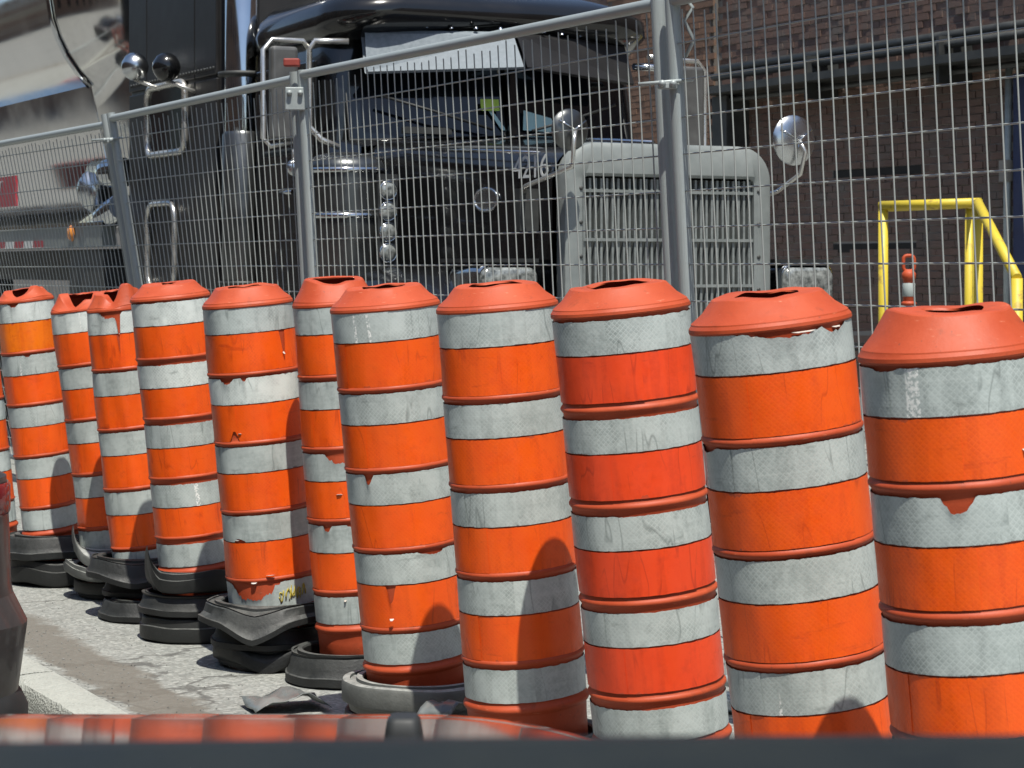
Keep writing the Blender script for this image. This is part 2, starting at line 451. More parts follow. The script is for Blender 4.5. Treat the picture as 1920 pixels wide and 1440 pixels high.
# local x runs away along the wall, local +y faces the street (towards the truck)
MB().box(-6, 60, -.6, -.012, -.2, 9).build('wall_core', M['mortar'], wall)
BL, BH, BJ = .205, .075, .010
def brick_mesh(l, name='brick'):
    m = MB().box(0, l, -.03, .0, 0, BH - BJ)
    me = bpy.data.meshes.new(name); me.from_pydata(m.v, [], m.f)
    return me
me_dark = brick_mesh(BL - BJ); me_dark.materials.append(M['brick_dark'])
me_brown = brick_mesh(BL - BJ, 'brick_brown'); me_brown.materials.append(M['brick_brown'])
cands = []
for row in range(0, 110):
    z = .02 + row * BH
    off = 0 if row % 2 else BL / 2
    x = -3.0 + off
    while x < 12:
        xc = x + BL / 2
        # two slots where a course was left out
        slot = (.22 < xc < 1.67) and (abs(z + .0325 - 2.37) < .04 or abs(z + .0325 - 1.60) < .04)
        pil = 3.96 < xc < 6.3  # pier bricks get the lighter brown, painting in the sunlight on it
        if not slot and not (xc < -1.22 and z < 3.3): cands.append((xc, z, x, pil))
        x += BL
def px_of(xc, z):
    p = wall_at + wx * xc
    return 960 + F * p.x / p.y, 505 - (z - CAM_H) * F / p.y, p.y
vis = []
for c in cands:
    u, v_, d = px_of(c[0], c[1])
    s = (1440 < u < 1905 and 170 < v_ < 600)
    vis.append((d if s else 100 + d, c))
vis.sort(key=lambda q: q[0])
rest = {0: MB(), 1: MB()}
for i, (sc, (xc, z, x, pil)) in enumerate(vis):
    jx, jy = random.uniform(-.005, .005), random.uniform(-.009, .007)
    yo = .11 if pil else 0
    if i < 300:
        share('brick', me_dark if not pil else me_brown, wall, Matrix.Translation((x + jx, jy + yo, z)))
    else:
        rest[1 if pil else 0].box(x + jx, x + jx + BL - BJ, -.03 + jy + yo, jy + yo, z, z + BH - BJ)
bo = rest[0].build('brick_field', M['brick_dark'], wall); bo['kind'] = 'stuff'
bo = rest[1].build('brick_pier_field', M['brick_brown'], wall); bo['kind'] = 'stuff'
MB().box(3.95, 6.31, -.02, .10, -.2, 9).build('pier_core', M['mortar_dark'], wall)
MB().box(-60, -5.9, -.6, 0, -.2, 9).build('far_wall', M['brick_dark'], wall)
for zz in (2.37, 1.60):
    MB().box(.2, 1.7, -.03, -.006, zz - .045, zz + .045).build('slot', M['slot_shade'], wall)  # dark backing that paints in the shade inside each slot
# steel canopy with pipes above the recess
cm = MB()
cm.box(-3.5, 3.6, .02, .5, 3.32, 3.40)
cm.build('canopy_beam', M['dark_steel'], wall)
for (zz, yo, rr) in ((3.62, .20, .05), (3.52, .30, .04), (3.26, .25, .03)):
    MB().tube([(-3.5, yo, zz), (3.55, yo, zz)], rr, 12).build('pipe', M['dark_steel'], wall)
for xx in (-.6, 1.6):
    MB().box(xx, xx + .04, .0, .4, 3.15, 3.6).build('pipe_bracket', M['dark_steel'], wall)
MB().box(3.3, 3.6, 0, .3, 2.75, 3.31).build('junction_box', M['dark_steel'], wall)
# doorway in navy at the right edge and the conduit beside it
MB().box(-2.4, -1.27, -.05, .06, 0, 3.2).build('navy_door', M['navy'], wall)
MB().tube([(-1.17, .05, 0), (-1.17, .05, 2.0), (-1.2, .05, 3.3)], .035, 10).build('conduit', M['galv'], wall)
MB().box(-1.22, -1.1, .02, .09, 2.2, 2.4).build('conduit_box', M['mortar'], wall)
# low concrete plinth along the wall foot
MB().box(-5.8, 30, 0.13, .26, -.15, .62).build('plinth', M['concrete'], wall)

# unseen building added across the street to darken reflections in truck and tank
ob = thing('reflection_building', 'plain brick street building across the road, added out of view for its reflection in the chrome', 'building', Vector((-.886, -.464, 0)) * 12, math.atan2(.886, -.464))
MB().box(-40, 110, 0, 10, -.2, 11.5).build('wall', M['brick_brown'], ob)
for i in range(-8, 24):
    for j in range(3):
        w_ = MB().box(i * 4.5 - .8, i * 4.5 + .8, -.03, .06, 1.4 + j * 3.3, 3.2 + j * 3.3).build('window', M['glass_dark'], ob)
MB().box(-40, 110, -.35, .2, 11.1, 11.7).build('cornice', M['concrete'], ob)

# ------------------------------------------------------------------ tanker truck
TR = R(28)
truck_at = Vector((.74, 10.7, 0))
truck = thing('semi_truck', 'black long-nose semi truck with grey grille parked behind the wire fence', 'truck', truck_at, TR)
# local: +y to the rear, -x the side towards the camera, z up
def sect(y, w, z0, z1, r, crown=.03, n=7, taper=0.0):
    pts = [(-w - taper, y, z0)]
    for k in range(n + 1):
        a = R(180 - 90 * k / n)
        pts.append((-(w - r) + r * math.cos(a), y, (z1 - r) + r * math.sin(a)))
    for k in range(1, 6):
        s = k / 6
        pts.append((-(w - r) * (1 - s) + 0, y, z1 + crown * (1 - (1 - s) ** 2)))
    half = pts
    return half + [(-p[0], p[1], p[2]) for p in reversed(half[:-1])] if half[-1][0] == 0 else half + [(0, y, z1 + crown)] + [(-p[0], p[1], p[2]) for p in reversed(half)]
hood = MB().loft([sect(.075, .585, .95, 1.955, .16), sect(.5, .62, .95, 1.985, .15), sect(1.0, .70, .95, 2.02, .14), sect(1.48, .82, .95, 2.045, .13), sect(1.62, .86, .95, 2.05, .12)])
hood = hood.build('hood', M['black_paint'], truck)
MB().tube([(-.60, .17, 1.93), (-.665, .7, 1.965), (-.78, 1.35, 2.0)], .008, 6).build('hood_trim', M['chrome'], hood)
MB().tube([(0, .12, 1.99), (0, .8, 2.04), (0, 1.5, 2.085)], .012, 8).build('hood_hinge', M['chrome'], hood)
# oval badge and fleet number on the side of the hood
def side_x(y): return -(.585 + (.62 - .585) * min(max((y - .16) / .34, 0), 1) + max(0, min((y - .5) / .5, 1)) * .08 + max(0, (y - 1.0) / .48) * .12) - .006
ov = MB(); ring = []
for k in range(28):
    a = 2 * math.pi * k / 28; y_ = .63 + .095 * math.cos(a)
    ring.append((side_x(y_), y_, 1.72 + .055 * math.sin(a)))
ov.fan(ring); ov.tube(ring, .008, 6, closed=True)
ov.build('oval_badge', M['soft_chrome'], hood)
def text_mesh(txt, size, name, mat, parent, mtx, extrude=.001, squeeze=1):
    cu = bpy.data.curves.new(name, 'FONT'); cu.body = txt; cu.size = size; cu.extrude = extrude; cu.align_x = 'CENTER'; cu.space_character = .95
    to = bpy.data.objects.new(name + '_tmp', cu); COL.objects.link(to)
    bpy.context.view_layer.update()
    me = bpy.data.meshes.new_from_object(to.evaluated_get(bpy.context.evaluated_depsgraph_get()))
    bpy.data.objects.remove(to)
    me.name = name; me.materials.clear(); me.materials.append(mat)
    o = bpy.data.objects.new(name, me); COL.objects.link(o); o.parent = parent
    o.matrix_local = mtx
    return o
# the text plane: reads along -y (towards the front), faces -x
yt = .25
mt = Matrix.Translation((side_x(yt) - .004, yt, 1.815)) @ Matrix(((0, 0, -1, 0), (-1, 0, 0, 0), (0, 1, 0, 0), (0, 0, 0, 1))) @ Matrix.Rotation(R(6), 4, 'Y') @ Matrix.Scale(1.0, 4)
text_mesh('4216', .155, 'fleet_number', M['white_paint'], hood, mt)

# grille: rounded surround, bars, crossbars
gs = MB()
GX = .028
outer = [(x, z) for (x, z) in rrect(1.165, 1.5, .17, 8, 0, 1.23)]
inner = [(x, z) for (x, z) in rrect(.96, 1.24, .03, 8, 0, 1.20)]
def sc_loop(l, f, cz=1.23): return [(x * f, (z - cz) * f + cz) for x, z in l]
o_in = [(x * .955, (z - 1.23) * .962 + 1.23) for x, z in outer]
gs.loft([[(x, .085, z) for x, z in outer], [(x, .05, z) for x, z in outer], [(x * .99, .015, (z - 1.23) * .993 + 1.23) for x, z in outer], [(x, .0, z) for x, z in o_in],
         [(x * 1.03, 0, (z - 1.2) * 1.02 + 1.2) for x, z in inner], [(x, .012, z) for x, z in inner], [(x, .13, z) for x, z in inner]], close=True)
surround = gs.build('grille_surround', M['grille_paint'], truck, (GX, 0, 0), autosmooth=35)
for s in (-1, 1):
    for k in range(7):
        MB().lathe([(0, -.006), (.008, -.005), (.011, 0)], 8, axis='y', cx=s * .50, cy=.0, cz=.8 + k * .16).build('rivet', M['dark_steel'], surround)
MB().box(-.475, .495, .115, .125, .6, 1.815).build('radiator_screen', M['black_plastic'], truck)
bar = MB().box(-.006, .006, .03, .085, .62, 1.81)
bme = bpy.data.meshes.new('grille_bar'); bme.from_pydata(bar.v, [], bar.f); bme.materials.append(M['grille_bar'])
for i in range(31):
    share('grille_bar', bme, truck, Matrix.Translation((GX - .465 + i * .031, 0, 0)))
for zz in (1.75, 1.52, 1.30, 1.08):
    MB().box(GX - .48, GX + .48, .018, .029, zz - .007, zz + .007).build('crossbar', M['grille_bar'], truck)
# fenders, wheels, headlights, bumper
def fender(s):
    secs = []
    for (x, drop) in ((.60, .0), (.85, .0), (1.08, .02), (1.15, .06), (1.17, .12)):
        arc = []
        for k in range(15):
            a = R(200 - 220 * k / 14)
            ry, rz = .74 - drop * .6, .80 - drop
            y = 1.02 - ry * math.cos(a) * -1
            arc.append((s * x, 1.0 + ry * math.cos(a), .60 + rz * math.sin(a)))
        secs.append(arc)
    m = MB().loft(secs)
    return m.build('fender', M['black_paint'], truck)
for s in (-1, 1): fender(s)
def wheel(parent, x, y, z, r, w, name='wheel'):
    wo = MB().lathe([(r * .58, -w / 2), (r * .9, -w / 2), (r * .985, -w * .38), (r, -w * .2), (r, w * .2), (r * .985, w * .38), (r * .9, w / 2), (r * .58, w / 2)], 40, axis='x', cx=x, cy=y, cz=z).build(name, M['tire'], parent)
    s = -1 if x < 0 else 1
    MB().lathe([(0, s * w * .35), (r * .2, s * w * .35), (r * .24, s * w * .18), (r * .5, s * w * .1), (r * .56, s * w * .44), (r * .585, s * w * .46), (r * .585, -s * w * .4)], 32, axis='x', cx=x, cy=y, cz=z).build('rim', M['soft_chrome'], wo)
for x in (-1.0, 1.0):
    wheel(truck, x, 1.02, .52, .52, .28)
for x in (-.95, .95):
    for y in (4.4, 5.7): wheel(truck, x, y, .52, .52, .5)
def headlight(s):
    x = s * .84
    body = MB()
    loops = []
    for (y, sc) in ((.42, .8), (.3, .96), (.12, 1.0), (.05, .98), (.03, .9)):
        loops.append([(x + px * sc, y, 1.29 + pz * sc) for px, pz in rrect(.34, .24, .06, 5)])
    body.loft(loops, close=True); body.fan(loops[0])
    h = body.build('headlight', M['chrome'], truck)
    l = MB(); lp = [[(x + px * q, yy, 1.29 + pz * q) for px, pz in rrect(.30, .20, .045, 5)] for yy, q in ((.045, 1), (.022, .97), (.012, .8), (.008, .4))]
    l.loft(lp, close=True); l.fan(lp[-1]); l.build('lens', M['lens'], h)
    MB().box(x - .17, x + .17, .05, .4, 1.412, 1.43).build('headlight_visor', M['black_plastic'], h)
    MB().tube([(x + s * .14, .06, 1.06), (x + s * .14, .1, 1.2)], .03, 8).build('headlight_post', M['chrome'], h)
for s in (-1, 1): headlight(s)
bp = MB()
sb = [(-.1, .0), (-.2, .04), (-.235, .16), (-.235, .42), (-.2, .54), (-.1, .58)]
bp.loft([[(x, y + (abs(x) ** 4) * .06, .5 + z) for (y, z) in sb] for x in [-1.25 + i * .125 for i in range(21)]])
bumper = bp.build('bumper', M['chrome'], truck)
for s in (-1, 1):
    for z in (.86, .93, 1.0):
        MB().box(s * 1.08 - .12, s * 1.08 + .12, -.17, -.15, z, z + .02).build('bumper_slot', M['black_plastic'], bumper)
# cowl, windscreen, sun visor
MB().loft([[(-.88, 1.6, 1.0), (-.88, 1.6, 2.02), (-.5, 1.52, 2.07), (0, 1.45, 2.10), (.5, 1.52, 2.07), (.88, 1.6, 2.02), (.88, 1.6, 1.0)],
           [(-.95, 1.85, 1.0), (-.95, 1.85, 2.06), (-.5, 1.8, 2.10), (0, 1.75, 2.12), (.5, 1.8, 2.10), (.95, 1.85, 2.06), (.95, 1.85, 1.0)]]).build('cowl', M['black_paint'], truck)
for s in (-1, 1):
    # pane with a slight rake; centre of the V stands forward
    a, b = Vector((s * .025, 1.60, 2.09)), Vector((s * .86, 1.80, 2.06))
    c, d = Vector((s * .84, 1.93, 2.57)), Vector((s * .025, 1.73, 2.61))
    q = MB(); n_ = (b - a).cross(d - a).normalized() * (.006)
    q.add([a, b, c, d], [(0, 1, 2, 3)]); q.add([a + n_, b + n_, c + n_, d + n_], [(0, 3, 2, 1)])
    ws = q.build('windscreen', M['glass_dark'], truck)
    MB().tube([a, b, c, d], .014, 6, closed=True).build('windscreen_seal', M['black_plastic'], ws)
    # visor half
    v0, v1 = Vector((s * .01, 1.57, 2.66)), Vector((s * .80, 1.76, 2.65))
    v2, v3 = Vector((s * .82, 1.66, 2.42)), Vector((s * .01, 1.42, 2.46))
    e = Vector((0, .012, .004))
    vz = MB(); vz.loft([[v0, v1], [v0 + Vector((0, -.03, -.02)), v1 + Vector((0, -.03, -.02))], [v3, v2], [v3 + Vector((0, .012, -.012)), v2 + Vector((0, .012, -.012))], [v3 + Vector((0, .03, .0)), v2 + Vector((0, .03, .0))], [v0 + Vector((0, .02, -.02)), v1 + Vector((0, .02, -.02))]], smooth=False)
    vo_ = vz.build('sun_visor', M['visor_sky_sheen'] if s < 0 else M['black_dusty'], truck)  # sky reflection painted pale on the near half, dark on the other
    for k in range(6):
        f = (k + .5) / 6; p = v0.lerp(v1, f) + Vector((0, -.02, .012))
        MB().lathe([(0, .014), (.010, .01), (.014, 0)], 8, cx=p.x, cy=p.y, cz=p.z).build('marker_light', M['chrome'], vo_)
    # wiper
    MB().tube([(s * .12, 1.57, 2.13), (s * .45, 1.61, 2.22), (s * .72, 1.70, 2.30)], .008, 6).build('wiper', M['black_plastic'], truck)
MB().box(-.62, -.34, 1.62, 1.66, 2.10, 2.135).build('cowl_vent', M['dark_steel'], truck)
MB().box(-.02, .02, 1.56, 1.60, 2.09, 2.67).build('centre_post', M['black_paint'], truck)
sh_ = MB().add([(-.06, 1.605, 2.235), (-.16, 1.628, 2.235), (-.16, 1.641, 2.298), (-.06, 1.618, 2.298)], [(0, 1, 2, 3)]).build('permit_sticker', M['lime_paper'], truck)
MB().add([(.08, 1.60, 2.135), (.33, 1.66, 2.13), (.30, 1.68, 2.21), (.10, 1.63, 2.245)], [(0, 1, 2, 3)]).build('daylight_patch', M['cyan_daylight'], truck)  # pale patch painted as daylight from the far window, seen through the cab
MB().add([(-.05, 1.60, 2.13), (-.02, 1.60, 2.13), (-.09, 1.63, 2.235), (-.115, 1.63, 2.235)], [(0, 1, 2, 3)]).build('daylight_strip', M['cyan_daylight'], truck)  # narrow strip of the same painted daylight
# cab and roof
def body_loops(x, y0, y1, zs):
    out = []
    for (z, ins, rad) in zs:
        out.append([(px, py, z) for px, py in rrect(2 * (x - ins), (y1 - y0) - 2 * ins * .6, rad, 6, 0, (y0 + y1) / 2)])
    return out
lp = body_loops(.985, 1.84, 2.9, [(.9, .02, .1), (2.0, .0, .1), (2.5, .04, .14), (2.60, .06, .18)])
cab = MB().loft(lp, close=True); cab.fan(lp[-1])
cab = cab.build('cab', M['black_paint'], truck, autosmooth=40)
lp = []
for (z, ox, y0, rad) in ((2.60, .97, 1.78, .25), (2.69, 1.0, 1.62, .3), (2.77, .985, 1.58, .34), (2.84, .93, 1.66, .36), (2.90, .82, 1.8, .36), (2.93, .66, 2.0, .34)):
    lp.append([(px, py, z) for px, py in rrect(2 * ox, 3.05 - y0, rad, 7, 0, (3.05 + y0) / 2)])
rf = MB().loft(lp, close=True); rf.fan(lp[0]); rf.fan(lp[-1])
rf.build('roof', M['black_paint'], truck)
door = MB().box(-.995, -.975, 1.95, 2.8, 1.05, 2.5).build('door', M['black_paint'], truck)
bevelled(door, .02)
MB().box(-1.0, -.99, 2.05, 2.7, 2.0, 2.4).build('window', M['glass_dark'], door)
MB().tube([(-1.02, 2.2, 1.8), (-1.03, 2.35, 1.8)], .012, 6).build('handle', M['chrome'], door)
# sleeper box: side skin with seams, window, hatch frame, round lamps
lp = body_loops(1.05, 3.22, 4.9, [(.75, .0, .08), (2.3, .0, .08), (4.0, .0, .08), (4.3, .12, .2)])
sl = MB().loft(lp, close=True); sl.fan(lp[-1])
sleeper = sl.build('sleeper', M['black_dusty'], truck, autosmooth=40)
for (y0, y1) in ((3.26, 3.62), (3.63, 4.5), (4.51, 4.86)):
    pn = MB().box(-1.062, -1.04, y0, y1, 2.52, 3.98).build('upper_panel', M['black_dusty'], sleeper); bevelled(pn, .006)
    pn = MB().box(-1.060, -1.04, y0, y1, .8, 2.50).build('lower_panel', M['black_dusty'], sleeper); bevelled(pn, .006)
for k in range(30):
    MB().lathe([(0, -.006), (.010, -.004), (.012, .002)], 6, axis='x', cx=-1.064, cy=3.3 + k * .052, cz=2.56).build('rivet', M['dark_steel'], sleeper)
def frame_loop(yc, zc, w, h, rad, x, tr, mat, name, par):
    pts = [(x, py, pz) for py, pz in rrect(w, h, rad, 5, yc, zc)]
    return MB().tube(pts, tr, 8, closed=True).build(name, mat, par)
def px_side(px, r_=1.06):
    """distance back along the truck at which its near side meets image column px"""
    k_ = (px - 960) / F
    c, s = math.cos(TR), math.sin(TR)
    # X = tx - c*r - s*L ; d = ty - s*r + c*L
    return (truck_at.x - c * r_ - k_ * (truck_at.y - s * r_)) / (k_ * c + s)
def z_side(py, L, r_=1.06):
    d = truck_at.y - math.sin(TR) * r_ + math.cos(TR) * L
    return CAM_H - (py - 505) * d / F
La, Lb = px_side(280), px_side(351)
zc0, zc1 = z_side(288, (La + Lb) / 2), z_side(160, (La + Lb) / 2)
win = frame_loop((La + Lb) / 2, (zc0 + zc1) / 2, abs(La - Lb), zc1 - zc0, .08, -1.075, .022, M['steel_tube'], 'sleeper_window', sleeper)
MB().box(-1.072, -1.064, min(La, Lb) + .02, max(La, Lb) - .02, zc0 + .02, zc1 - .02).build('pane', M['glass_dark'], win)
La, Lb = px_side(282), px_side(333)
zc0, zc1 = z_side(540, (La + Lb) / 2), z_side(382, (La + Lb) / 2)
frame_loop((La + Lb) / 2, (zc0 + zc1) / 2, abs(La - Lb), zc1 - zc0, .1, -1.08, .018, M['steel_tube'], 'grab_frame', sleeper)
for (px, py, mt_) in ((253, 125, 'soft_chrome'), (312, 126, 'black_paint')):
    L_ = px_side(px, 1.2); z_ = z_side(py, L_, 1.2)
    lm = MB(); lm.lathe([(0, -.088), (.03, -.084), (.06, -.064), (.08, -.03), (.086, 0), (.08, .03), (.06, .064), (.03, .084), (0, .088)], 20, cx=-1.2, cy=L_, cz=z_)
    lo_ = lm.build('work_lamp', M[mt_], sleeper)
    MB().tube([(-1.2, L_, z_ - .08), (-1.05, L_ - .1, z_ - .15)], .014, 6).build('lamp_arm', M['steel_tube'], lo_)
# exhaust stacks
for x in (-1.0, 1.0):
    st = MB().tube([(x, 3.0, .7), (x, 3.0, 2.2), (x, 3.0, 5.0)], .10, 20)
    st = st.build('exhaust_stack', M['chrome'], truck)
    MB().lathe([(.102, -.9), (.115, -.88), (.115, .25), (.102, .27)], 24, cx=x, cy=3.0, cz=1.9).build('heat_shield', M['dull_steel'], st)
    for zz in (1.3, 2.5):
        MB().lathe([(.101, -.012), (.139, -.012), (.139, .012), (.101, .012)], 20, cx=x, cy=3.0, cz=zz).build('clamp', M['dark_steel'], st)
# air cleaners with banded dome
for s in (-1, 1):
    ac = MB().lathe([(0, -1.0), (.17, -1.0), (.20, -.97), (.20, -.27), (.205, -.27), (.205, -.24), (.20, -.24), (.20, -.03), (.205, -.03), (.205, 0), (.19, .03), (.14, .06), (.06, .075), (0, .078)], 36, cx=s * 1.07, cy=1.38, cz=1.90)
    ac = ac.build('air_cleaner', M['dull_steel'], truck, autosmooth=50)
    for z_ in (1.70, 1.93, 1.30):
        MB().lathe([(.2, -.014), (.211, -.012), (.211, .012), (.2, .014)], 36, cx=s * 1.07, cy=1.38, cz=z_ - .05).build('band', M['chrome'], ac)
    MB().box(s * 1.07 - .06, s * 1.07 + .06, 1.55, 1.75, 1.2, 1.8).build('air_cleaner_bracket', M['dark_steel'], ac)
    br = MB().box(s * .93 - .055, s * .93 + .055, 1.16, 1.19, 1.38, 1.86).build('lamp_bracket', M['black_plastic'], truck)
    for k in range(4):
        zz = 1.776 - k * .1045
        MB().lathe([(0, -.012), (.02, -.011), (.038, -.007), (.044, 0)], 16, axis='y', cx=s * .93, cy=1.155, cz=zz).build('round_lamp', M['lens'], br)
        MB().lathe([(.044, -.003), (.05, -.006), (.05, .006)], 16, axis='y', cx=s * .93, cy=1.155, cz=zz).build('bezel', M['chrome'], br)
# round spot mirrors on the hood corners, seen from behind
def spot_mirror(s, px, py, rpx, d):
    p = P(px, py, d)
    pl = Matrix.Rotation(-TR, 4, 'Z') @ (Matrix.Translation(-truck_at) @ p)
    r_ = rpx * 1.28 * d * S / F
    m = MB().lathe([(0, -.016), (r_ * .3, -.0145), (r_ * .7, -.006), (r_ * .93, .004), (r_, .014), (r_ * .95, .02), (0, .02)], 28, axis='y', cx=pl.x, cy=pl.y, cz=pl.z)
    mo = m.build('spot_mirror', M['dull_steel' if s < 0 else 'soft_chrome'], truck, autosmooth=50)
    foot = Vector((s * .60, .35, 1.70))
    MB().tube([pl + Vector((0, -.035, 0)), pl + Vector((s * .02, -.06, -.06)), pl + Vector((s * .01, -.03, -.17)), pl.lerp(foot, .6) + Vector((s * .1, -.03, -.06)), foot], .011, 8).build('mirror_arm', M['steel_tube'], mo)
    for a in (30, 150, 270):
        MB().tube([pl + Vector((0, -.038, 0)), pl + Vector((r_ * .85 * math.cos(R(a)), -.012, r_ * .85 * math.sin(R(a))))], .004, 5).build('mirror_strut', M['chrome'], mo)
spot_mirror(-1, 1071, 243, 31, 6.35)
spot_mirror(1, 1491, 263, 37, 6.95)
MB().box(-.70, -.60, .18, .24, 1.56, 1.76).build('side_marker_box', M['dark_steel'], truck)
# west-coast mirrors: tube loops and tall plates
for s in (-1, 1):
    y0 = 1.75
    fr = MB()
    fr.tube([(s * .96, y0 - .05, 2.02), (s * 1.05, y0 - .02, 2.06), (s * 1.11, y0, 2.13), (s * 1.11, y0, 2.53), (s * 1.085, y0 - .02, 2.575), (s * .92, y0 - .08, 2.575)], .016, 8)
    fr.tube([(s * 1.11, y0, 2.53), (s * 1.14, y0 + .01, 2.575), (s * 1.31, y0 + .02, 2.575), (s * 1.36, y0 + .02, 2.52), (s * 1.36, y0 + .02, 2.06), (s * 1.32, y0 + .02, 2.02), (s * 1.14, y0 + .01, 2.06)], .014, 8)
    fo = fr.build('mirror_bracket', M['steel_tube'], truck)
    pl_ = MB().box(s * 1.255 - .075, s * 1.255 + .075, y0 - .03, y0 + .03, 2.05, 2.54).build('mirror_plate', M['mirror_back'], fo); bevelled(pl_, .02, 3)
    MB().lathe([(0, -.02), (.035, -.014), (.045, .0), (.04, .02), (0, .02)], 18, axis='y', cx=s * 1.2, cy=y0 - .02, cz=1.91).build('convex_mirror', M['soft_chrome'], fo)
    MB().tube([(s * 1.2, y0, 1.94), (s * 1.2, y0, 2.0), (s * 1.14, y0, 2.04)], .009, 6).build('convex_arm', M['steel_tube'], fo)
MB().tube([(1.2, 1.8, 2.53), (.9, 1.8, 2.53)], .02, 8).build('grab_tube', M['chrome'], truck)
# chassis, steps, fuel tank
MB().box(-.45, .45, .3, 7.5, .7, .98).build('chassis', M['black_plastic'], truck)
tk = MB().lathe([(0, 0), (.30, 0), (.33, .03), (.33, 1.35), (.30, 1.38), (0, 1.38)], 28, axis='y', cx=-.78, cy=2.0, cz=.72).build('fuel_tank', M['soft_chrome'], truck)
MB().box(-1.12, -.6, 2.0, 3.2, .30, .36).build('step', M['soft_chrome'], truck)

# tank trailer
trailer = thing('tank_trailer', 'polished steel tank trailer behind the black truck, left edge of the photo', 'trailer', truck_at, TR)
TZ, TRr = 3.45, .95
def tank_sec(y, sc=1.0, zsh=0):
    pts = []
    for k in range(33):
        a = R(-48 + 276 * k / 32)
        pts.append((TRr * sc * math.cos(a), y, TZ + TRr * sc * math.sin(a)))
    lowx, lowz = .42, 1.68
    n2 = 6
    a, b = pts[-1], (-lowx * sc, y, TZ - (TZ - lowz) * (1 - (1 - sc) * .6))
    low = [(a[0] + (b[0] - a[0]) * i / n2, y, a[2] + (b[2] - a[2]) * i / n2) for i in range(1, n2 + 1)]
    return pts + low + [(-x, y_, z) for x, y_, z in reversed(low)]
yF = 7.0
tnk = MB().loft([tank_sec(yF - .34, .22), tank_sec(yF - .30, .5), tank_sec(yF - .2, .78), tank_sec(yF - .08, .94), tank_sec(yF, 1.0)], close=True)
tnk.fan(tank_sec(yF - .34, .22))
tnk.loft([tank_sec(yF + .02 + i * 1.5, 1.0) for i in range(8)], close=True)
shell = tnk.build('tank_shell', M['tank_steel'], trailer, autosmooth=30)
for yb in (yF + .01, yF + 3.0, yF + 6.0):
    pts = tank_sec(yb, 1.012)[:33]
    MB().tube(pts, .028, 8).build('shell_ring', M['chrome'], shell)
rail = MB().box(-1.12, -1.02, 5.25, 16.5, 1.53, 1.67).build('side_rail', M['grille_paint'], trailer)
MB().box(-1.13, -.9, 5.23, 16.5, 1.673, 1.695).build('rail_cap', M['chrome'], rail)
for i in range(10):
    MB().box(-1.126, -1.123, 6.6 + i * .5, 6.85 + i * .5, 1.535, 1.585).build('red_stripe', M['red_tape'], rail)
    MB().box(-1.126, -1.123, 6.855 + i * .5, 7.095 + i * .5, 1.535, 1.585).build('white_stripe', M['white_paint'], rail)
Lx = px_side(136, 1.12); zx = z_side(437, Lx, 1.12)
MB().lathe([(0, -.03), (.04, -.024), (.06, 0)], 16, axis='x', cx=-1.124, cy=Lx, cz=zx).build('marker_lamp', M['amber'], rail)
MB().box(-.9, .9, 5.4, 17, 1.3, 1.52).build('subframe', M['dark_steel'], trailer)
for x in (-.85, .85):
    for y in (11.2, 12.5, 13.8): wheel(trailer, x, y, .52, .52, .5)
Lx = px_side(190, 1.0)
MB().box(-1.1, -.4, Lx - .35, Lx + .4, .95, 1.5).build('tool_locker', M['dark_steel'], trailer)
# discharge valve and coupling
Lx = px_side(205, 1.05); zx = z_side(355, Lx, 1.05)
vv = MB().tube([(-1.02, Lx + .3, zx + .12), (-1.06, Lx - .3, zx + .1)], .1, 14).build('discharge_pipe', M['chrome'], trailer)
MB().tube([(-1.02, Lx + .5, zx - .25), (-1.06, Lx - .3, zx - .12)], .09, 14).build('coupling', M['chrome'], vv)
MB().lathe([(.0, -.03), (.16, -.03), (.16, .03), (0, .03)], 16, axis='y', cx=-1.03, cy=Lx + .25, cz=zx).build('flange', M['soft_chrome'], vv)
# red placard with white letters on the flank
Ls = px_side(8, 1.0); Ls2 = px_side(-60, 1.0)
zs0 = z_side(362, Ls, 1.0)
sg = MB().box(-1.03, -1.01, px_side(36, 1.0), px_side(-110, 1.0), zs0 - .11, zs0 + .12).build('placard', M['red_tape'], trailer)
mt = Matrix.Translation((-1.033, px_side(-4, 1.0), zs0 + .015)) @ Matrix(((0, 0, -1, 0), (-1, 0, 0, 0), (0, 1, 0, 0), (0, 0, 0, 1))) @ Matrix.Diagonal((2.3, 1, 1, 1))
text_mesh('LAST', .11, 'lettering', M['white_paint'], sg, mt)
mt = Matrix.Translation((-1.033, px_side(-14, 1.0), zs0 - .095)) @ Matrix(((0, 0, -1, 0), (-1, 0, 0, 0), (0, 1, 0, 0), (0, 0, 0, 1))) @ Matrix.Diagonal((2.3, 1, 1, 1))
text_mesh('ONLY', .10, 'lettering', M['white_paint'], sg, mt)
MB().tube([(-.8, 8.8, 1.5), (-.8, 8.8, .1)], .07, 8).build('landing_leg', M['dark_steel'], trailer)
MB().tube([(.8, 8.8, 1.5), (.8, 8.8, .1)], .07, 8).build('landing_leg', M['dark_steel'], trailer)

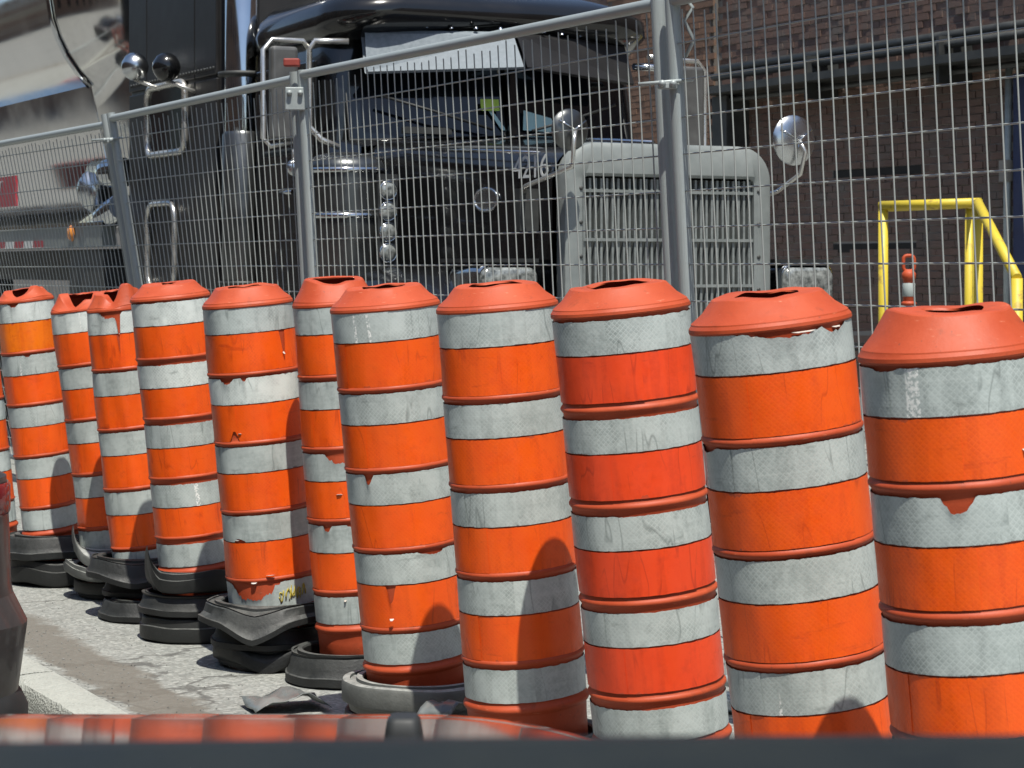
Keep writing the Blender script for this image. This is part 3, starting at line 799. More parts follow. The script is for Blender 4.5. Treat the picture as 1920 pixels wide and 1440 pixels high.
# ------------------------------------------------------------------ yellow guard, delineator, yellow post
def poly_tube(pts, r, name, mat, parent=None): return MB().tube(pts, r, 10).build(name, mat, parent)
yg = thing('yellow_guard_rail', 'yellow painted pipe guard frame in front of the brick wall', 'guard rail', Vector((3.1, 15.2, 0)))
def gl(px, py, d): return P(px, py, d) - Vector((3.1, 15.2, 0))
g = [gl(1656, 386, 9.6), gl(1833, 380, 9.3), gl(1907, 522, 8.6)]
b0, b1, b2 = g[0].copy(), g[1].copy(), g[2].copy(); b0.z = b1.z = b2.z = 0
poly_tube([g[0], b0], .034, 'post', M['yellow'], yg)
poly_tube([g[1], b1], .036, 'post', M['yellow'], yg)
bk = gl(1818, 384, 10.0); bk0 = gl(1814, 600, 10.0); bk0.z = 0
poly_tube([bk, bk0], .032, 'post', M['yellow'], yg)
poly_tube([g[2], b2], .036, 'post', M['yellow'], yg)
poly_tube([g[0] + Vector((-.02, 0, 0)), g[1] + Vector((.02, 0, 0))], .034, 'top_bar', M['yellow'], yg)
poly_tube([gl(1660, 390, 9.9), bk], .028, 'top_bar', M['yellow'], yg)
poly_tube([g[1], g[2]], .034, 'slanted_bar', M['yellow'], yg)
poly_tube([bk, g[1]], .03, 'link_bar', M['yellow'], yg)
dl_at = P(1704, 565, 9.0); dl_at.z = 0
dl = thing('delineator_post', 'slim orange delineator post with loop handle and white bands by the yellow guard', 'delineator', dl_at)
zt = P(1704, 478, 9.0).z
MB().lathe([(.20, 0), (.2, .05), (.06, .07), (.042, .1), (.038, zt - .16), (.046, zt - .15), (.046, zt - .12), (.03, zt - .10), (0, zt - .1)], 20).build('post', M['orange_sheet'] if False else M['orange_plastic'], dl)
for z in (zt - .27, zt - .47, zt - .75):
    MB().lathe([(.040, 0), (.0415, .002), (.0415, .085), (.040, .087)], 20, cz=z).build('reflective_band', M['plain_sheet'], dl)
MB().lathe([(.038, 0), (.05, .01), (.05, .02), (.038, .03)], 20, cz=zt - .33).build('collar', M['orange_plastic'], dl)
MB().tube([(x, 0, zt - .055 + z) for x, z in rrect(.07, .10, .025, 4)], .012, 8, closed=True).build('handle', M['orange_plastic'], dl)
yp_at = P(1150, 300, 13.5); yp_at.z = 0
yp = MB().box(-.05, .05, -.05, .05, 0, P(1150, 35, 13.5).z).build('yellow_post', M['yellow_dull'], None, yp_at)
bevelled(yp, .01); tag(yp, 'tall dull yellow square post behind the truck cab visor', 'post')

# ------------------------------------------------------------------ wire fence
wire_m = MB().tube([(0, 0, 0), (0, 0, 1)], 1, 7, caps=True)
wire_me = bpy.data.meshes.new('wire'); wire_me.from_pydata(wire_m.v, [], wire_m.f); wire_me.polygons.foreach_set('use_smooth', wire_m.sm); wire_me.materials.append(M['galv_wire'])
post_m = MB().tube([(0, 0, 0), (0, 0, 1)], 1, 16, caps=True)
post_me = bpy.data.meshes.new('post'); post_me.from_pydata(post_m.v, [], post_m.f); post_me.polygons.foreach_set('use_smooth', post_m.sm); post_me.materials.append(M['galv'])
def rod(name, me, a, b, r, parent):
    a, b = Vector(a), Vector(b); dv = b - a
    q = dv.to_track_quat('Z', 'Y').to_matrix().to_4x4()
    return share(name, me, parent, Matrix.Translation(a) @ q @ Matrix.Diagonal((r, r, dv.length, 1)))
PT = {0: (Vector((-4.55, 10.1 * S, 2.20)), Vector((-4.0, 10.1 * S, .06))),
      1: (P(203, 213, 7.49), Vector((-1.83, 7.49 * S, .06))),
      2: (P(560, 133, 6.06), Vector((-.815, 6.06 * S, .06))),
      3: (P(1247, -8, 4.33), Vector((.585, 4.33 * S, .06))),
      4: (Vector((1.90, 2.50 * S, 2.23)), Vector((2.0, 2.50 * S, .06)))}
def panel(i, j, label, gap, drop, n_gap):
    (T0, B0), (T1, B1) = PT[i], PT[j]
    org = B0.copy(); org.z = 0
    pn = thing('fence_panel', label, 'fence', org, 0, 'wire fence panels behind the barrels')
    T0, B0, T1, B1 = [p - org for p in (T0, B0, T1, B1)]
    L = (B1 - B0).length; e = (B1 - B0) / L; g_ = e * gap
    T0, B0, T1, B1 = T0 + g_, B0 + g_, T1 - g_, B1 - g_
    L = (B1 - B0).length
    rod('post', post_me, B0, T0, .024, pn); rod('post', post_me, B1, T1, .024, pn)
    def S(s, t): return (B0.lerp(B1, s)).lerp(T0.lerp(T1, s), t)
    H = (T0.z - B0.z)
    tt = 1 - drop / H
    rod('top_rail', post_me, S(0, tt), S(1, tt), .020, pn)
    rod('bottom_rail', post_me, S(0, .03), S(1, .03), .018, pn)
    tw = 1 - (drop + .05) / H
    n = int(L / .067)
    nrm = Vector((e.y, -e.x, 0)) * .006
    for k in range(1, n + 1):
        s = k / (n + 1)
        a_, b_ = S(s, .035), S(s, tw + random.uniform(0, .012))
        rod('vertical_wire', wire_me, a_ + nrm, b_ + nrm, .0025, pn)
    z = .16
    r0 = n_gap
    zt_ = 2.19
    zz = 1.395 - .114 * 10
    while zz < T0.z * .5 + T1.z * .5 - drop - .07:
        if zz > .12:
            t0 = (zz - B0.z) / (T0.z - B0.z); t1 = (zz - B1.z) / (T1.z - B1.z)
            a_, b_ = B0.lerp(T0, t0), B1.lerp(T1, t1)
            rod('horizontal_wire', wire_me, a_.lerp(b_, .008), a_.lerp(b_, .992), .0028, pn)
        zz += .114
    for (b_) in (B0, B1):
        f = MB().box(b_.x - .28, b_.x + .28, b_.y - .03, b_.y + .03, .012, .05).build('foot', M['galv'], pn); bevelled(f, .006)
    return pn, (T0, B0, T1, B1), S
pA, _, _ = panel(0, 1, 'wire fence panel at the left edge, in front of the tank trailer', .055, .055, 0)
pB, cB, _ = panel(1, 2, 'wire fence panel between two posts, in front of the truck sleeper', .055, .03, 0)
pC, cC, _ = panel(2, 3, 'wire fence panel in front of the truck hood and windscreen', .044, .02, 0)
pD, cD, _ = panel(3, 4, 'rightmost wire fence panel, in front of the brick wall and yellow guard', .044, .02, 0)
def clamp(pn, p, w, h, mat='galv', t=.012):
    o = MB().box(-w / 2, w / 2, -t, t, -h / 2, h / 2).build('clamp', M[mat], pn, p)
    bevelled(o, .004)
    for s in (-1, 1):
        MB().lathe([(0, -.02), (.010, -.018), (.012, 0)], 8, axis='y', cx=s * w * .28, cy=-t, cz=h * .25).build('bolt', M['galv'], o)
    return o
def at(c, frac_z, side):   # point on the end post of a panel at height z
    T0, B0, T1, B1 = c
    T, B = (T0, B0) if side == 0 else (T1, B1)
    return B.lerp(T, (frac_z - B.z) / (T.z - B.z))
clamp(pC, at(cC, 2.12, 0) + Vector((-.035, -.03, 0)), .085, .10)
cap_o = MB().box(-.035, .035, -.025, .025, 0, .035).build('hook', M['red_steel'], pC, at(cC, 2.262, 0) + Vector((-.045, 0, 0))); bevelled(cap_o, .006)
for (pn, c, z) in ((pD, cD, 1.96), (pB, cB, 2.08)):
    p = at(c, z, 0)
    MB().tube([p + Vector((-.12, -.03, -.008)), p + Vector((.05, -.035, .006))], .006, 8).build('clamp_rod', M['galv'], pn)
    cl = clamp(pn, p + Vector((-.03, -.026, -.012)), .06, .022)
wp = at(cD, 2.1, 0)
MB().tube([wp + Vector((.02, -.01, .14)), wp + Vector((.055, -.03, .09)), wp + Vector((.03, -.02, .05)), wp + Vector((.06, -.02, -.01)), wp + Vector((.035, 0, -.06))], .006, 6).build('tie_wire', M['galv'], pD)

# ------------------------------------------------------------------ barrels
def smooth_noise(a, s, amp): return noise.noise(Vector((math.cos(a) * s, math.sin(a) * s, s * 3.1 + amp * 100))) 
def knock(a, z, key, amp):
    c, s_ = math.cos(a), math.sin(a)
    return amp * (noise.noise(Vector((c * 1.1, s_ * 1.1, z * 1.6 + key * 7.3))) + .6 * noise.noise(Vector((c * 2.3, s_ * 2.3, z * 5 + key * 3.1))))
def band_mesh(r_at, z0, z1, seam, seed, notches=(), rough=.0015, wr=.0006, dents=None):
    """one wrap of sheeting: overlaps itself at the seam, torn edges where notched"""
    m = MB(); n = 190; nv = 9; secs = []
    turn = 2 * math.pi + .16
    for k in range(n + 1):
        a = seam + turn * k / n
        aw = (a + math.pi) % (2 * math.pi) - math.pi
        top = z1 + noise.noise(Vector((math.cos(a) * 9, math.sin(a) * 9, seed))) * rough + noise.noise(Vector((math.cos(a) * 40, math.sin(a) * 40, seed))) * rough * .8 - rough
        bot = z0 + noise.noise(Vector((math.cos(a) * 8, math.sin(a) * 8, seed + 5))) * rough * .7 + rough * .5
        lift = 0
        for (ac, hw, dep, edge) in notches:
            jag = noise.noise(Vector((aw * 9, seed, 1))) * .35 + noise.noise(Vector((aw * 31, seed, 2))) * .25 + noise.noise(Vector((aw * 80, seed, 7))) * .12
            q = 1 - abs(aw - ac - .25 * hw * noise.noise(Vector((seed, ac, 0)))) / hw + jag * .6
            if q > 0 and abs(aw - ac) < hw * 1.2:
                q = min(q * 1.5, 1.0) * (.9 + .25 * noise.noise(Vector((aw * 14, seed, 4))))
                if edge == 't': top -= dep * q ** .8
                else: bot += dep * q ** .8
                lift = max(lift, .004 * q)
        s = []
        for j in range(nv):
            f = j / (nv - 1); z = bot + (top - bot) * f
            rr = r_at(z) + (dents(a, z) if dents else 0) + .0012 + .0014 * k / n + noise.noise(Vector((math.cos(a) * 4, math.sin(a) * 4, z * 14 + seed))) * wr
            if lift: rr += lift * (f ** 3 if True else 0)
            s.append((rr * math.sin(a), -rr * math.cos(a), z))
            m.uv.append((a * r_at(z) + seed, z)); m.uv2.append((k / n, (z - z0) / (z1 - z0)))
        secs.append(s)
    uv, uv2 = m.uv, m.uv2
    m.loft(secs); 
    return m

barrels = {}
LEAN = 2.0
def barrel(key, label, lip, d, width, period, slope, whites='white_sheet', orange='orange_sheet', plastic='orange_plastic', gap_a=.03, gap_b=.045, neck=.02,
           taper=0.0, cap_warp=None, hole=.40, cap_h=.37, notches={}, spin=0, seams=None, overrides={}, extra=.10, cap_tilt=(0, 0), white_f=.39):
    p = period * d * S / F
    r = width / 2 * d * S / F
    th = math.atan(slope)
    Lpx = 4.72 * period
    H = 4.72 * p / math.cos(th)
    rotm = Matrix.Rotation(R(LEAN), 3, 'X')
    rotm = Matrix.Rotation(-th, 3, 'Y') @ rotm
    bot = P(lip[0], lip[1], d) - rotm @ Vector((0, 0, H))
    p = H / 4.72
    o = thing('traffic_barrel', label, 'barrel', bot, 0, 'orange and white traffic barrels in a row')
    o.rotation_euler = rotm.to_euler()
    barrels[key] = (o, bot, r, th, H, p)
    def r_at(z): return r * (1 - taper * (1 - z / H))
    seed = (hash(key) % 97) * .37 if not isinstance(key, int) else key * 1.37
    # plastic body with raised ribs
    ribs = [H - p * (k + 1) for k in range(4)]
    zb = ribs[3] - p * (gap_b + white_f + .085)
    prof = [(r_at(0) * .93, -extra), (r_at(0) * .985, -extra + .005), (r_at(0) * .99, 0), (r_at(0), zb - .016)]
    def rib(z, rr, hh=.0065, out=.0062):
        return [(rr, z - hh * 1.5), (rr + out * .55, z - hh), (rr + out, z - hh * .35), (rr + out, z + hh * .35), (rr + out * .55, z + hh), (rr, z + hh * 1.5)]
    prof += rib(zb, r_at(zb) + .001, .008, .007)
    rz = list(reversed(ribs))
    def fill(za, zb_):
        n_ = 12
        return [(r_at(za + (zb_ - za) * i / n_) - .0012, za + (zb_ - za) * i / n_) for i in range(1, n_)]
    prof += fill(zb + .012, rz[0] - .0098)
    for q_, z in enumerate(rz):
        prof += rib(z, r_at(z) - .0012)
        prof += fill(z + .0098, (rz[q_ + 1] - .0098) if q_ < 3 else H - .0125)
    prof += [(r - .001, H - .012), (r + .002, H - .008), (r + .002, H)]
    amp = {0: .006, 1: .006, 2: .010, 3: .011, 5: .007, 6: .007, 7: .005, 10: .005}.get(key, .004)
    dn = lambda a, z: knock(a, z, key, amp)
    def bw(pt, a, rr, z):
        f = 1 + dn(a, z) / max(rr, .01)
        return Vector((pt.x * f, pt.y * f, pt.z))
    b = MB().lathe(prof, 128, warp=bw)
    body = b.build('body', M[plastic], o, autosmooth=60)
    # cap: lip, cone, torn hole
    ch = p * cap_h * .62
    cp = [(r + .001, -.007), (r + .003, -.010), (r + .0045, -.006), (r + .0035, .001), (r * .99, .008), (r * .985, .011), (r * .84, ch * .50), (r * .70, ch * .965), (r * .68, ch * .995), (r * .61, ch * 1.015), (r * hole, ch * .99), (r * hole * 1.02, ch * .93), (r * .7, ch * .7), (r * .93, -.01), (r * .95, -.35)]
    def cw(pt, a, rr, z):
        a = (a + math.pi) % (2 * math.pi) - math.pi
        k = max(0, min(1, z / max(ch, 1e-4)))
        pt.z += k * (noise.noise(Vector((math.cos(a) * 1.5, math.sin(a) * 1.5, seed))) * .006)
        pt.x += k * noise.noise(Vector((seed, a * .8, 2))) * .004
        if rr < r * .5: pt.y += .006 * math.sin(seed * 3 + 2 * a) * (1 if rr < r * hole * 1.01 else 0)
        f_ = 1 + dn(a, H) / r
        pt.x *= f_; pt.y *= f_
        if cap_warp: pt = cap_warp(pt, a, rr / r, k, r, ch)
        pt.z += k * (pt.x * cap_tilt[0] + pt.y * (cap_tilt[1] + .03))
        return pt
    cap = MB().lathe(cp, 72, warp=cw).build('cap', M[plastic], o, (0, 0, H), autosmooth=20)
    # sheeting
    rnd = random.Random(int(seed * 100))
    tops = [H - p * neck] + [z - p * gap_b for z in ribs]
    for k in range(5):
        zt_ = tops[k]; wz0 = zt_ - p * white_f
        sm = seams[k] if seams else rnd.uniform(-1.2, 1.2)
        m = band_mesh(r_at, wz0, zt_, sm, seed + k * 3, notches.get(('w', k), ()), .0018, dents=dn)
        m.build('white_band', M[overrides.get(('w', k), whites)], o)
        if k < 4:
            oz0 = ribs[k] + p * gap_a
            sm = rnd.uniform(-1.3, 1.3)
            m = band_mesh(r_at, oz0, wz0 - .0015, sm, seed + k * 3 + 1.5, notches.get(('o', k), ()), .0012, dents=dn)
            m.build('orange_band', M[overrides.get(('o', k), orange)], o)
    return o
def flap(o, a, z, w, h, r, curl=.02, mat='sheet_back', down=True):
    """a curled tongue of torn sheeting"""
    m = MB(); secs = []
    for i in range(6):
        f = i / 5; out = .003 + curl * math.sin(f * 1.9); zz = z + (-h if down else h) * (f - .25 * f * f * 2)
        ww = w * (1 - .75 * f)
        s = []
        for j in range(5):
            aa = a + (j / 4 - .5) * ww / r
            rr = r + out
            s.append((rr * math.sin(aa), -rr * math.cos(aa), zz))
        secs.append(s)
    m.loft(secs)
    f_ = m.build('torn_flap', M[mat], o)
    s_ = f_.modifiers.new('thick', 'SOLIDIFY'); s_.thickness = .0012
    return f_

def dent(ac, wd, dz, dr=0.0, pw=1.0):
    def f(pt, a, q, k, r, ch):
        da = (a - ac + math.pi) % (2 * math.pi) - math.pi
        g = math.exp(-(da / wd) ** 2)
        pt.z += dz * g * k ** pw
        pt.x *= 1 + dr * g * k; pt.y *= 1 + dr * g * k
        return pt
    return f
def chain(*fs):
    def f(pt, a, q, k, r, ch):
        for g in fs: pt = g(pt, a, q, k, r, ch)
        return pt
    return f

barrel(0, 'traffic barrel with crushed cap, mostly cut off by the left edge of the photo', (-68, 560), 6.5, 104, 95, .10, orange='orange_sheet', plastic='orange_plastic', cap_warp=dent(1.0, .6, .02))
barrel(1, 'leftmost whole barrel, amber orange top stripe and a slumped dented cap', (46, 562), 6.1, 104, 96, .105, overrides={('o', 0): 'amber_sheet', ('w', 0): 'glare_sheet'},
       cap_warp=chain(dent(-.3, .9, -.03, .12), dent(.9, .35, .015)), notches={('w', 0): ((-.2, .25, .02, 't'),), ('w', 1): ((.1, .12, .008, 't'),)}, cap_h=.34)
barrel(2, 'barrel behind the front row with a deeply caved-in cap, second from the left edge', (156, 578), 5.85, 118, 101, .125, whites='plain_sheet', overrides={('w', 0): 'glare_sheet'},
       cap_warp=chain(dent(-.25, .55, -.05, .1, .6), dent(.75, .4, -.02, .1), dent(-1.2, .5, .01)), notches={('w', 0): ((.5, .3, .02, 't'),)}, cap_h=.42)
barrel(3, 'barrel with a folded, torn cap and a split seam down its upper front', (222, 577), 5.55, 118, 111, .10, whites='plain_sheet', overrides={('w', 0): 'glare_sheet'},
       cap_warp=chain(dent(.55, .4, .03, .15), dent(-.05, .3, -.05, .08), dent(-.7, .4, -.01, .12)), notches={('w', 0): ((-.1, .45, .03, 't'), (.12, .07, .07, 't')), ('o', 0): ((.08, .04, .09, 't'),)}, cap_h=.48)
barrel(4, 'barrel whose foot stands in a tyre ring with its left rim bent upward', (319, 556), 5.2, 146, 111, .088, gap_b=.10, gap_a=.02, neck=.06, taper=.09, hole=.2,
       overrides={('w', 0): 'glare_sheet', ('w', 1): 'glare_sheet'})
o5 = barrel(5, 'barrel with peeling white sheeting and yellow scrawl, standing in a bent tyre ring', (463, 568), 4.85, 166, 127, .086, whites='plain_sheet', overrides={('w', 0): 'white_sheet', ('w', 1): 'glare_sheet'},
       notches={('w', 1): ((-.55, .18, .02, 't'), (-.1, .06, .012, 't')), ('w', 4): ((-.28, .62, .058, 't'),), ('o', 0): ((.88, .07, .09, 't'),), ('o', 1): ((-.42, .10, .04, 'b'),), ('w', 3): ((-.55, .14, .012, 'b'),)}, cap_h=.40)
o6 = barrel(6, 'slim barrel set back behind its neighbours, its cap tilted open to the left', (628, 567), 4.68, 158, 133, .073, whites='plain_sheet', gap_b=.06, gap_a=.035,
       cap_warp=chain(dent(-1.0, .6, .012), dent(.9, .6, .008)), cap_tilt=(-.05, .12), hole=.5, notches={('w', 2): ((-.1, .35, .035, 't'),), ('w', 3): ((-.5, .12, .02, 't'), (.3, .3, .015, 't')), ('o', 1): ((.2, .05, .05, 't'),)}, cap_h=.50)
o7 = barrel(7, 'barrel with a torn scar down its lower front, standing in a dusty tyre ring', (722, 573), 4.08, 203, 148, .086, taper=.06, notches={('w', 2): ((-.55, .09, .03, 't'),), ('o', 3): ((-.3, .09, .05, 't'),), ('w', 3): ((.55, .3, .012, 't'),)}, cap_h=.39)
barrel(8, 'barrel in the middle of the photo with bright orange stripes, almost undamaged', (931, 573), 3.70, 224, 163, .076, gap_b=.06, neck=.035, hole=.45, overrides={('o', 0): 'orange_sheet'}, cap_h=.40)
barrel(9, 'barrel with redder stripes than the others and wide bare ribs', (1162, 577), 3.39, 254, 178, .10, orange='red_sheet', gap_a=.075, gap_b=.085, neck=.07, white_f=.36, hole=.45, cap_h=.40)
o10 = barrel(10, 'second barrel from the right edge, torn white sheeting under a flared cap', (1442, 602), 2.93, 298, 206, .117, gap_a=.04, neck=.015, hole=.4, notches={('w', 0): ((.1, .7, .02, 't'), (.75, .25, .018, 't')), ('w', 1): ((-1.3, .2, .01, 't'),)}, cap_h=.40)
o11 = barrel(11, 'rightmost and nearest barrel, cut by the right edge, its domed cap split from the rim', (1782, 655), 2.55, 336, 236, .093, gap_a=.055, gap_b=.06, neck=.06, notches={('w', 1): ((-.25, .20, .030, 't'),), ('w', 0): ((-1.0, .2, .006, 't'),)}, hole=.40, cap_h=.50,
       cap_warp=dent(-1.2, .7, .012, -.03))
# loose tongues of sheeting
def on(key, a, zf, w, h, curl=.018, down=True, mat='sheet_back'):
    w *= .45; h *= .4; curl *= .45
    o, b, r, th, H, p = barrels[key]
    return flap(o, a, H * zf, w, h, r, curl, mat, down)
on(5, .88, .845, .02, .045); on(5, -.28, .148, .05, .02, .02); on(5, .1, .165, .07, .012, .02, False); on(5, -.62, .28, .05, .012, .012)
on(5, -.3, .605, .03, .02, .012, False)
on(6, -.15, .44, .05, .02, .016, False); on(6, .3, .285, .06, .02, .02, False); on(6, -.2, .13, .02, .02, .015)
on(7, -.32, .185, .03, .03, .012)
on(10, .3, .985, .12, .012, .012); on(10, -.35, .985, .05, .012, .01); on(10, .8, .985, .06, .014, .012)
on(11, .55, .84, .02, .02, .012)
# yellow scrawl across the lowest band of the peeling barrel
o, b_, r_, th, H_, p_ = barrels[5]
rs = random.Random(3)
for q in range(5):
    pts = []; a0 = .30 + q * .14; z0 = H_ * .098 + rs.uniform(-.004, .01); ph = rs.uniform(0, 6)
    for k in range(18):
        t_ = k / 17 * rs.uniform(5.5, 6.5)
        a = a0 + .055 * math.cos(t_ * 1.25 + ph) + .02 * t_ / 6; z = z0 + .017 * math.sin(t_ * 1.9 + ph) + .006 * math.sin(t_ * 4 + q)
        rr = r_ + .0045 + knock(a, z, 5, .007)
        pts.append((rr * math.sin(a), -rr * math.cos(a), z))
    MB().tube(pts, .0017, 5).build('spray_scrawl', M['yellow_dull'], o)

# ------------------------------------------------------------------ rubber ring bases
def ring(label, key, dx, dy, z, ro, ri, h, mat='rubber', warp=None, steps=2, tilt=(0, 0), group='rubber tyre rings weighing the barrels down'):
    o_, bot, r, th, H, p = barrels[key]
    # the axis of the barrel at height z
    c = bot + Vector((-math.tan(th) * (z + h / 2 - bot.z), -math.tan(R(LEAN)) * (z + h / 2 - bot.z), 0))
    ri = max(ri, r + .012) if ri > 0 else 0
    W = ro - ri
    inner = [(ri + W * .62, h * 1.0), (ri + W * .60, h * .92), (ri + W * .34, h * .92), (ri + W * .32, h * 1.03), (ri + .004, h * 1.03), (ri, h * .97), (ri, 0)]
    style = (int(key * 7 + z * 400)) % 3
    if style == 0:
        prof = [(ri, 0.0), (ro * .95, 0.0), (ro * .985, h * .05), (ro, h * .16), (ro, h * .62), (ro * .965, h * .66), (ro * .955, h * .95), (ro * .93, h)] + inner
    elif style == 1:
        prof = [(ri, 0.0), (ro * .90, 0.0), (ro * .92, h * .2), (ro * .99, h * .30), (ro, h * .36), (ro, h * .86), (ro * .985, h * .97), (ro * .955, h)] + inner
    else:
        prof = [(ri, 0.0), (ro * .97, 0.0), (ro, h * .04), (ro * 1.0, h * .30), (ro * .975, h * .33), (ro * .93, h * .52), (ro * .90, h * .88), (ro * .87, h * .98), (ri + W * .66, h)] + inner[1:]
    sd = key * 3.3 + z * 17
    def wp_(pt, a, rr, zz):
        a = (a + math.pi) % (2 * math.pi) - math.pi
        q = (rr - ri) / max(ro - ri, .01)
        n_ = noise.noise(Vector((math.cos(a) * 1.3, math.sin(a) * 1.3, sd)))
        pt.x *= 1 + .025 * n_; pt.y *= 1 + .025 * n_
        pt.z += .006 * noise.noise(Vector((math.cos(a) * 2, math.sin(a) * 2, sd + 4))) * q
        if warp: pt = warp(pt, a, q, zz / h)
        pt.z += pt.x * tilt[0] + pt.y * tilt[1]
        return pt
    m = MB().lathe(prof, 88, warp=wp_)
    rg = m.build('rubber_base_ring', M[mat], None, (c.x + dx, c.y + dy, z), autosmooth=28)
    return tag(rg, label, 'base', group)
def bend(ac, wd, dz, pull=0.0, pw=1.6):
    def f(pt, a, q, k):
        da = (a - ac + math.pi) % (2 * math.pi) - math.pi
        g = (math.exp(-(da / wd) ** 2) * .45 + max(0, 1 - abs(da) / (wd * 1.5)) * .55) * max(0, q) ** pw
        pt.z += dz * g; pt.x *= 1 - pull * g; pt.y *= 1 - pull * g
        return pt
    return f
def chainw(*fs):
    def f(pt, a, q, k):
        for g in fs: pt = g(pt, a, q, k)
        return pt
    return f
ring('black ring on the ground under the barrel cut off at the left edge', 0, 0, 0, .005, .23, .15, .11)
ring('upper of two stacked black rings at the foot of the leftmost whole barrel', 1, .0, 0, .115, .215, .13, .10, 'grey_rubber', warp=bend(.4, .7, .01))
ring('lower of two stacked black rings at the foot of the leftmost whole barrel', 1, .02, 0, .005, .22, .13, .10, 'rubber', warp=bend(-.6, .5, .02))
ring('pale dusty ring curled up at its left side, behind the caved-in barrel', 2, .0, -.02, .155, .205, .14, .06, 'pale_rubber', warp=chainw(bend(-1.3, .55, .10, .16), bend(-.3, .5, -.03)))
ring('pale grey middle ring of the stack under the caved-in barrel', 2, -.02, -.02, .085, .21, .14, .055, 'pale_rubber', warp=bend(-1.2, .6, .035, .05))
ring('dark bottom ring of the stack under the caved-in barrel', 2, 0, 0, .005, .19, .14, .07, 'rubber')
ring('upper sagging black ring under the barrel with the torn folded cap', 3, -.03, -.02, .155, .205, .13, .08, 'rubber', warp=bend(.1, .5, -.03))
ring('middle black ring under the barrel with the torn folded cap', 3, 0, 0, .08, .18, .13, .07, 'rubber')
ring('flat bottom ring under the barrel with the torn folded cap', 3, .03, -.10, .005, .215, .13, .075, 'rubber')
ring('black ring with its left rim bent steeply upward, topmost of its stack', 4, .0, -.02, .185, .205, .14, .075, 'grey_rubber', warp=chainw(bend(-1.25, .45, .12, .12), bend(.5, .5, .025)))
ring('shiny black middle ring wrapped in film, below the bent-up ring', 4, -.02, -.02, .10, .20, .14, .075, 'rubber')
ring('bottom ring on the asphalt below the film-wrapped ring', 4, -.02, -.02, .005, .205, .14, .085, 'grey_rubber')
ring('big bent black ring with angular rim round the peeling barrel', 5, -.01, -.03, .150, .245, .155, .075, 'grey_rubber', warp=chainw(bend(-.15, .35, -.05, -.04), bend(-1.1, .35, .015, -.05), bend(.75, .4, .02)))
ring('thick middle ring with a pale splash, below the big bent ring', 5, -.01, -.03, .075, .215, .155, .072, 'rubber')
ring('bottom ring with a dented V in its upper edge, on the asphalt', 5, -.01, -.03, .005, .215, .155, .068, 'rubber', warp=chainw(bend(-.05, .3, -.03), bend(-.9, .4, .02), bend(.7, .4, .02)))
ring('low wide ring round the slim set-back barrel', 6, -.04, -.06, .005, .215, .14, .10, 'grey_rubber')
ring('dusty grey moulded ring round the barrel with the torn scar', 7, .01, -.02, .09, .235, .15, .09, 'pale_rubber')
ring('lower black ring under the dusty grey ring', 7, .0, 0, .005, .235, .15, .08, 'rubber')
for k_, nm in ((8, 'the middle barrel'), (9, 'the redder barrel'), (10, 'the second barrel from the right edge'), (11, 'the rightmost barrel')):
    ring('black upper ring at the foot of ' + nm, k_, 0, 0, .075, .225, .15, .07, 'rubber')
    ring('black lower ring at the foot of ' + nm, k_, .01, .01, .005, .23, .15, .065, 'rubber')

# scraps of plastic film by the bases
def scrap(label, p, w, l, seed, rot):
    m = MB(); secs = []
    for i in range(11):
        s = []
        for j in range(9):
            x, y = (i / 10 - .5) * w, (j / 8 - .5) * l
            z = .012 + .03 * noise.noise(Vector((x * 12, y * 12, seed))) + .015 * abs(noise.noise(Vector((x * 30, y * 30, seed + 3)))) + .03 * (1 - (i / 5 - 1) ** 2)
            s.append((x, y, max(.008, z)))
        secs.append(s)
    m.loft(secs, smooth=True)
    o = m.build('plastic_scrap', M['film'], None, p, (0, 0, rot)); so = o.modifiers.new('thick', 'SOLIDIFY'); so.thickness = .002
    return tag(o, label, 'scrap', 'scraps of plastic film between the bases')
scrap('crumpled grey film scrap on the ground left of the dusty grey ring', P(535, 1325, 4.35) * 1, .24, .2, 3.0, .4).location.z = .004
scrap('crumpled pale film scrap right of the dusty grey ring', P(838, 1330, 3.86), .14, .12, 8.0, 1.0).location.z = .13

# ------------------------------------------------------------------ loose grit along the kerb
gm = MB(); rg_ = random.Random(11)
for i in range(900):
    x = abs(rg_.gauss(0, .16)) + .01; y = rg_.uniform(-2.5, 4.0); s = rg_.uniform(.002, .005)
    if rg_.random() < .35: x = rg_.uniform(.0, 1.2)
    c = Vector((x, y, s * .4))
    v = [c + Vector((rg_.uniform(.6, 1) * s, 0, 0)), c + Vector((-rg_.uniform(.6, 1) * s, 0, 0)), c + Vector((0, rg_.uniform(.6, 1) * s, 0)), c + Vector((0, -rg_.uniform(.6, 1) * s, 0)), c + Vector((0, 0, s * .7)), c + Vector((0, 0, -s * .4))]
    gm.add(v, [(0, 2, 4), (2, 1, 4), (1, 3, 4), (3, 0, 4), (2, 0, 5), (1, 2, 5), (3, 1, 5), (0, 3, 5)])
gv_ = gm.build('gravel', M['road'], None, kerb_at, (0, 0, KA))
tag(gv_, 'loose grit and small stones scattered along the kerb', None, kind='stuff')

